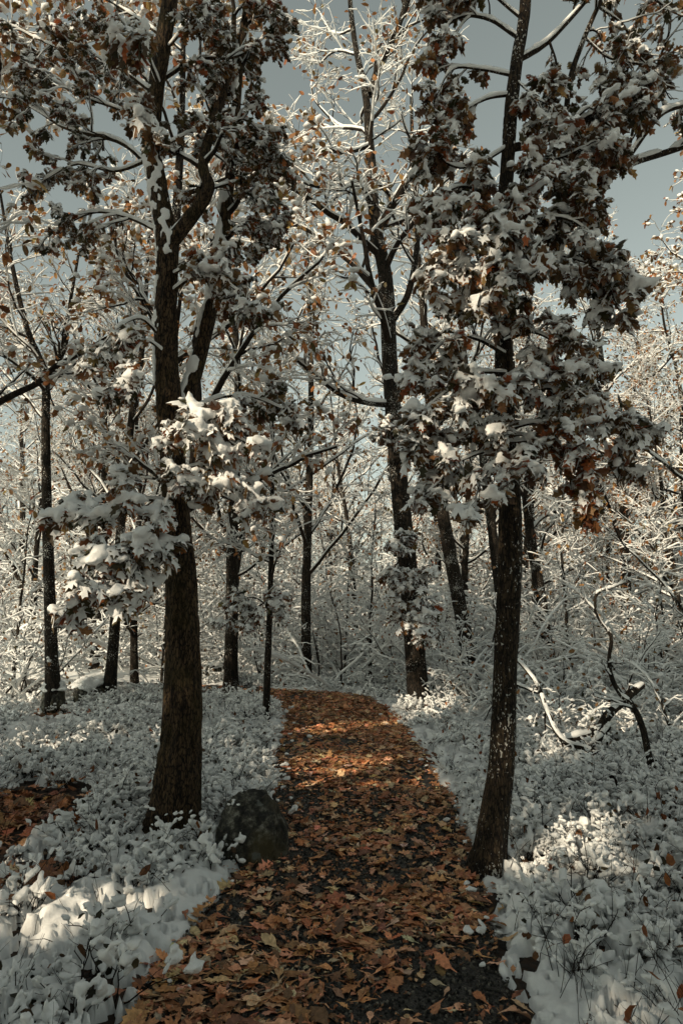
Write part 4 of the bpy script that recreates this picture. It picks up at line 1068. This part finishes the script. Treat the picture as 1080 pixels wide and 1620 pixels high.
# undergrowth and trees deep in the forest, read as one mass
N = 1500
yy = 20 + 55 * r.random(N); xx = (r.random(N) * 2 - 1) * (yy * .65 + 3)
um = [Geo() for _ in SHR[:3]]
def joined(ms, name):
    bm = bmesh.new()
    mats = []
    for m in ms:
        if m is None: continue
        mats.append(m.materials[0])
    out = Geo(); 
    for k, m in enumerate([q for q in ms if q is not None]):
        V = np.empty(len(m.vertices) * 3, np.float32); m.vertices.foreach_get('co', V)
        lt = np.empty(len(m.polygons), np.int32); m.polygons.foreach_get('loop_total', lt)
        li = np.empty(len(m.loops), np.int32); m.loops.foreach_get('vertex_index', li)
        cc = np.empty(len(m.vertices) * 4, np.float32); m.attributes['col'].data.foreach_get('color', cc)
        s_ = np.concatenate([[0], np.cumsum(lt)[:-1]])
        n0 = out.n
        first = True
        for w in (3, 4):
            sel = s_[lt == w]
            if len(sel):
                Fc = li[sel[:, None] + np.arange(w)]
                if first: out.add(V.reshape(-1, 3), Fc, k, cc.reshape(-1, 4)[:, :3]); first = False
                else: out.f.append(Fc.astype(np.int64) + n0); out.m.append(np.full(len(Fc), k, np.int32))
    bm.free()
    return out.mesh(name, mats)
UND = [joined(SHR[k], 'undergrowth_piece') for k in (0, 1, 2)]
scatter('undergrowth', np.stack([xx, yy, gh(xx, yy)], 1), np.stack([np.zeros(N), np.zeros(N), r.random(N) * 6.28], 1), 1. + .9 * r.random(N), r.integers(0, 3, N), UND, kind='stuff', label='snowy brush filling the forest floor far behind the path')

# ------------------------------------------------------------------ fallen leaves on the path
r = np.random.default_rng(99)
PAL = [(.62, .30, .155), (.66, .41, .235), (.42, .19, .09), (.52, .21, .095), (.21, .11, .06), (.64, .49, .32)]
PW = [3, 2.5, 3, 1.2, 2, 1.]
NV = 20
leaf_meshes = []
for k in range(NV):
    g = Geo()
    leaves(g, np.zeros((1, 3)), np.array([[1., 0, 0]]), np.array([1.]), r, palette(PAL, PW, 1, r, .15), curl=.22, tmpl=LEAF_SET[k % 5], upv=np.array([[0, 0, 1.]]))
    leaf_meshes.append(g.mesh('leaf', M_PLEAF, smooth=False))
N = 35000
t = r.random(N)
yy = 1.6 + 11.2 * t ** 1.15
xx = (r.random(N) * 2 - 1) * 1.7 - .1
xx[-700:] = -1 - 4 * r.random(700); yy[-700:] = 11.2 + 2.3 * r.random(700)
sd = path_sd(xx, yy)
patch = fbm2(xx, yy, 1.6, 3, 130)
keep = (sd < .02 + .12 * r.random(N) ** 2) & (r.random(N) < np.clip(.62 + 1.7 * patch + .03 * (yy - 4), .12, 1))
xx, yy = xx[keep], yy[keep]; n = len(xx)
print('path leaves', n)
order = np.argsort(np.hypot(xx, yy)); xx, yy = xx[order], yy[order]
size = .035 + .095 * r.random(n) ** 1.5
zz = .006 + .014 * r.random(n)
for i in range(300):
    o = bpy.data.objects.new('leaf', leaf_meshes[i % NV]); COL.objects.link(o); o.parent = path
    o.location = (xx[i], yy[i], zz[i]); o.rotation_euler = (r.normal() * .09, r.normal() * .09, r.random() * 6.28); s_ = float(max(size[i], .06)); o.scale = (s_, s_, s_)
g = Geo()
k = n - 300
a = r.random(k) * 6.28
A_, B_ = np.stack([xx[300:], yy[300:], zz[300:]], 1), np.stack([np.cos(a), np.sin(a), r.normal(size=k) * .1], 1)
for q_ in range(5):
    e = slice(q_, None, 5); c = len(A_[e])
    nr = A_[e][:, 1] < 3.8
    for w_, tm in ((nr, LEAF_SET[q_]), (~nr, LEAF_HERO)):
        leaves(g, A_[e][w_], B_[e][w_], size[300:][e][w_], r, palette(PAL, PW, int(w_.sum()), r), tm, curl=.2, upv=np.array([[0, 0, 1.]]) + r.normal(size=(int(w_.sum()), 3)) * .14)
m_ = 7000
fx, fy = (r.random(m_) * 2 - 1) * 1.3 - .1, 1.7 + 4.5 * r.random(m_) ** 1.2
k_ = (path_sd(fx, fy) < .03) & (fbm2(fx, fy, 2.3, 3, 140) > -.15); fx, fy = fx[k_], fy[k_]; m_ = len(fx); a = r.random(m_) * 6.28
leaves(g, np.stack([fx, fy, .006 + .006 * r.random(m_)], 1), np.stack([np.cos(a), np.sin(a), r.normal(size=m_) * .15], 1), .012 + .022 * r.random(m_), r, palette(PAL, [2, 1.5, 3, 2, 4, 1], m_, r), LEAF_LOW, curl=.3)
g.build('leaf_cover', M_PLEAF, path, smooth=False, kind='stuff')
N = 900
xx = (r.random(N) * 2 - 1) * 2; yy = 2 + 9 * r.random(N)
sd = path_sd(xx, yy); keep = (sd < .02) & (sd > -.02 - .3 * r.random(N) ** 3); xx, yy = xx[keep], yy[keep]; n = len(xx)
g = Geo(); k = .3 + 1.2 * r.random(n) ** 2
blobs(g, np.stack([xx, yy, .02 + .01 * r.random(n)], 1), np.column_stack([r.normal(size=(n, 2)), np.zeros(n)]), .028 * k, .02 * k, .014 * k, r, ICO2, .2)
V, Q = fuse(g, .006, 1, .004, 50)
Geo().add(V, Q).build('snow_crumbs', M_SNOW, path, kind='stuff')
# leaf litter in the bare patches on the left, and strays on the snow
g = Geo()
pts = []
for px, py, rx, ry, c in ((10, 1285, .55, .75, 330), (35, 1388, .3, .18, 90), (85, 1128, .45, .25, 60), (-60, 1330, .5, .5, 120)):
    q_ = ground(px, py); pts.append(np.column_stack([q_[0] + r.normal(size=c) * rx * .6, q_[1] + r.normal(size=c) * ry * .6]))
pts = np.concatenate(pts); k = len(pts); a = r.random(k) * 6.28
leaves(g, np.column_stack([pts, gh(pts[:, 0], pts[:, 1]) - .012 + .02 * r.random(k)]), np.stack([np.cos(a), np.sin(a), r.normal(size=k) * .15], 1), .09 + .06 * r.random(k), r, palette(PAL, [1, .3, 3, 1, 3, .2], k, r), upv=np.array([[0, 0, 1.]]) + r.normal(size=(k, 3)) * .25)
g.build('leaf_litter', M_PLEAF, None, smooth=False, kind='stuff', label='brown oak leaves showing where the snow is bare')
# loose gravel on the near path
N = 34000
yy = 1.7 + 4.5 * r.random(N) ** 1.6; xx = (r.random(N) * 2 - 1) * 1.3 - .1
keep = path_sd(xx, yy) < .03; xx, yy = xx[keep], yy[keep]; n = len(xx)
peb = []
PM = []
for k, c in enumerate(((.02, .02, .018), (.07, .066, .055), (.16, .15, .12), (.34, .31, .25))):
    pm = M_PEB.copy(); pm.name = 'pebble_' + 'dgtp'[k]
    x_ = next(q for q in pm.node_tree.nodes if q.bl_idname == 'ShaderNodeMix'); x_.inputs[6].default_value = (*c, 1); x_.inputs[7].default_value = (*[v * 1.5 for v in c], 1); PM.append(pm)
for k in range(4):
    V, Fc = ICO1
    g = Geo().add(V * (1 + .22 * r.normal(size=(len(V), 1))) * np.array([1, .8, .6]), Fc); peb.append(g.mesh('pebble', PM[k], smooth=False))
scatter('gravel', np.stack([xx, yy, .002 + .003 * r.random(n)], 1), r.random((n, 3)) * 6.28, .005 + .007 * r.random(n) ** 2, r.choice(4, n, p=[.35, .35, .2, .1]), peb, kind='stuff', label='dark gravel showing between the fallen leaves')

# ------------------------------------------------------------------ boulders
def boulder(px0, px1, py_top, py_base, label, seed, depth=.9, snow=True, rot=.4, ox=0):
    g = base((px0 + px1) / 2, py_base)
    sc_ = (g[1]) / F
    w = (px1 - px0) * sc_ * .5; hh = (py_base - py_top) * sc_ * .93
    V, Fc = ico(6 if seed == 1 else 5)
    r = np.random.default_rng(seed)
    V = np.sign(V) * np.abs(V) ** np.array([.9, .92, .95])
    V[:, 0] += .12 * (.3 - V[:, 2])
    # facet it with random cutting planes, then weather it
    for k in range(3 if seed == 1 else 8):
        nrm = norm(r.normal(size=3)); c = .76 + .16 * r.random()
        if seed == 1 and k < 5:
            nrm = norm(np.array([(-.62, -.75, .02), (.1, -.35, .95), (.8, -.5, .25), (.15, -.9, .42), (-.8, -.2, .6)][k])); c = (.90, .92, .92, .93, .92)[k]
        dd = V @ nrm
        V = V - np.clip(dd - c, 0, 1)[:, None] * nrm * .95
    nn = norm(V)
    V = V + nn * (.10 * fbm(V * 1.7, 3, seed) + .10 * fbm(V * 4.5, 5, seed + 3) + .05 * np.abs(fbm(V * 11, 4, seed + 5)) - .05 * np.clip(.08 - np.abs(fbm(V * 2.2, 2, seed + 9)), 0, .08) / .08)[:, None]
    V[:, 2] = np.where(V[:, 2] < 0, V[:, 2] * .45, V[:, 2])
    ext = V.max(0) - V.min(0)
    V = V * np.array([2 * w / ext[0], 2 * w * depth / ext[1], hh / (V[:, 2].max())])
    V[:, 2] -= .01
    ce = g + np.array([0, w * depth * .75, 0])
    root = empty('boulder', ce, label, 'boulder')
    Geo().add(V, Fc).build('rock', M_ROCK, root)
    if snow:
        sg = Geo(); top = V[(V[:, 2] > hh * .62)]
        if seed == 1:
            p = V[np.argmin(np.linalg.norm(V - np.array([[-w * .45, -w * .35, hh * .82]]), axis=1))] + r.normal(size=(7, 3)) * np.array([.012, .01, .016])
            s0 = .007 + .008 * r.random(7)
        else:
            p = top[r.integers(0, len(top), 60)]; s0 = w * (.12 + .2 * r.random(60))
        blobs(sg, p, r.normal(size=(len(p), 3)) * np.array([1, 1, .1]), s0 * 1.3, s0 * .9, s0 * .5, r)
        Vv, Q = fuse(sg, .005 if seed == 1 else .014); Geo().add(Vv, Q).build('snow', M_SNOW, root, kind='stuff')
    return root
boulder(335, 452, 1262, 1366, 'rounded mossy boulder at the path edge beside the thick oak', 1, .95)
boulder(58, 100, 1072, 1124, 'low brown rock against the foot of the forked dark tree', 2)
boulder(108, 168, 1072, 1114, 'dark rock between the forked tree and the slanting trunk', 3)
boulder(322, 350, 1045, 1074, 'small dark rock beside the flared trunk where the path turns', 4)
# one fallen oak leaf resting on the boulder
# ------------------------------------------------------------------ fallen branch and bent bush on the right
def sticks(name, label, cat, anchor, ty, lst, seed, barkm=M_BARK3, th=.03, n2=5, len2=.35):
    b = base(*anchor); root = empty(name, b, label, cat); r = np.random.default_rng(seed)
    sg, tw = Geo(), Geo()
    for pts, r0, r1, m_ in lst:
        P = path_pts(b[1] + ty, pts, 34); R = np.linspace(r0, r1, 34)
        P += .02 * np.stack([fbm(P * 5, 3, 30 + k) for k in range(3)], 1)
        V, Q = trunk_mesh(P, R, 18, r, .16, freq=22, flare=0); Geo().add(V, Q).build('branch', barkm, root, origin=b)
        V, Q = snow_tubes(P[None], R[None], th, 10, r, 1.); sg.add(V, Q)
        if m_:
            P2, R2 = spawn(P[None], R[None], m_, .2, 1., len2 * .5, len2 * 1.3, .9, 8, .2, .02, .5, .0045, r, up=.15)
            P3, R3 = spawn(P2, R2, 3, .25, 1., len2 * .2, len2 * .5, .9, 5, .2, 0, .6, .003, r)
            for a, c, s_, t_ in ((P2, R2, 5, th * .7), (P3, R3, 4, th * .5)):
                V, Q = tubes(a, c, s_); tw.add(V, Q); V, Q = snow_tubes(a, c, t_, 6, r, .95); sg.add(V, Q)
    if tw.n: tw.build('twigs', M_TWIG, root, origin=b, kind='stuff')
    if sg.n: sg.build('snow', M_SNOW, root, origin=b, kind='stuff')
    return root
sticks('fallen_branch', 'fallen crooked branch under thick snow right of the flecked oak', 'branch', (915, 1185), 0, [
    ([(885, 1172, -.1), (915, 1166, 0), (945, 1158, .05), (962, 1130, .05), (985, 1108, .1), (1015, 1082, .2)], .062, .04, 3),
    ([(925, 1182, -.08), (950, 1166, -.05), (964, 1146, 0)], .042, .03, 1)], 61, th=.022)
sticks('bent_bush', 'bent dark stem with crooked snowy twigs beside the fallen branch', 'bush', (1028, 1222), 0, [
    ([(1034, 1226, 0), (1024, 1190, 0), (1014, 1145, 0), (998, 1112, 0), (982, 1100, .05), (966, 1072, .1), (962, 1040, .1), (966, 1010, .1), (950, 985, .1), (938, 965, .1)], .034, .012, 6),
    ([(1022, 1225, -.05), (1026, 1200, 0), (1018, 1165, 0)], .026, .015, 0),
    ([(938, 968, .1), (942, 940, .1), (965, 930, .05), (990, 918, 0)], .014, .007, 5),
    ([(940, 966, .1), (925, 950, .15), (905, 930, .2)], .010, .006, 4)], 62, th=.022)
sticks('fallen_branch', 'long thin fallen branch slanting through the brush behind the flecked oak', 'branch', (890, 1210), 0, [
    ([(820, 1045, .9), (850, 1085, .6), (868, 1130, .35), (892, 1172, .15), (930, 1185, .1), (962, 1205, 0)], .022, .032, 6),
    ([(815, 1082, .7), (840, 1092, .6), (852, 1096, .55)], .016, .012, 3)], 63, th=.016)
sticks('stump', 'short broken brown stub poking out of the snow', 'stump', (972, 1250), 0, [
    ([(978, 1254, 0), (973, 1240, 0), (966, 1226, 0)], .03, .02, 0), ([(966, 1250, 0), (960, 1240, 0)], .014, .01, 0)], 64, th=.0)
sticks('arching_branch', 'arching snowy branch reaching over the brush at the right edge', 'branch', (1060, 1180), 0, [
    ([(1090, 1192, 0), (1060, 1150, .1), (1030, 1080, .3), (1000, 1050, .5)], .02, .008, 7)], 65, th=.026)
sticks('bent_sapling', 'bent dark sapling stem leaning in from the right edge high above the brush', 'sapling', (1190, 1178), 0, [
    ([(1195, 1182, 0), (1180, 1050, 0), (1140, 880, 0), (1095, 775, 0), (1060, 742, 0), (1028, 715, 0), (1015, 690, 0)], .03, .012, 6)], 66, th=.024)
sticks('bent_sapling', 'dark drooping sapling stem with thick snow above the crooked bent bush', 'sapling', (1125, 1130), .4, [
    ([(1130, 1134, 0), (1112, 1040, 0), (1075, 960, 0), (1045, 920, .1), (1010, 885, .15), (985, 860, .2), (968, 828, .2)], .026, .012, 8)], 67, th=.024)

# dry stalks standing out of the near snow
r = np.random.default_rng(123)
N = 1200
rad = 2 + 7 * r.random(N); a = np.where(r.random(N) < .72, 8 + 30 * r.random(N), -40 + 28 * r.random(N)) * D2R
x, y = rad * np.sin(a), rad * np.cos(a); keep = path_sd(x, y) > .15; x, y = x[keep], y[keep]; n = len(x)
P = grow(np.stack([x, y, gh(x, y)], 1), np.column_stack([r.normal(size=(n, 2)) * .35, np.ones(n)]), .12 + .25 * r.random(n) ** 1.5, 6, .12, -.02, r)
R = .0017 * np.linspace(1, .5, 6)[None] * (.7 + .8 * r.random((n, 1)))
P2, R2 = spawn(P, R, 2, .4, 1., .04, .12, .7, 4, .15, 0, .8, .0009, r)
g = Geo(); V, Q = tubes(P, R, 3); g.add(V, Q, 0); V, Q = tubes(P2, R2, 3); g.add(V, Q, 0)
m = r.random(n) < .22; tp = P[m, -2]; k = len(tp); d = r.normal(size=(k, 3)); d[:, 2] -= 1.2
leaves(g, tp, d, .04 + .04 * r.random(k), r, palette([(.28, .10, .035), (.2, .08, .03)], [1, 1], k, r), LEAF_LOW, mat=1)
g.build('dry_stalks', [M_TWIG, M_LEAF], kind='stuff', label='thin dry stalks standing out of the near snow')
tris = sum(sum(len(p.vertices) - 2 for p in m.polygons) if len(m.polygons) < 1 else len(m.loops) - 2 * len(m.polygons) for m in bpy.data.meshes)
print('TRIS total', tris)
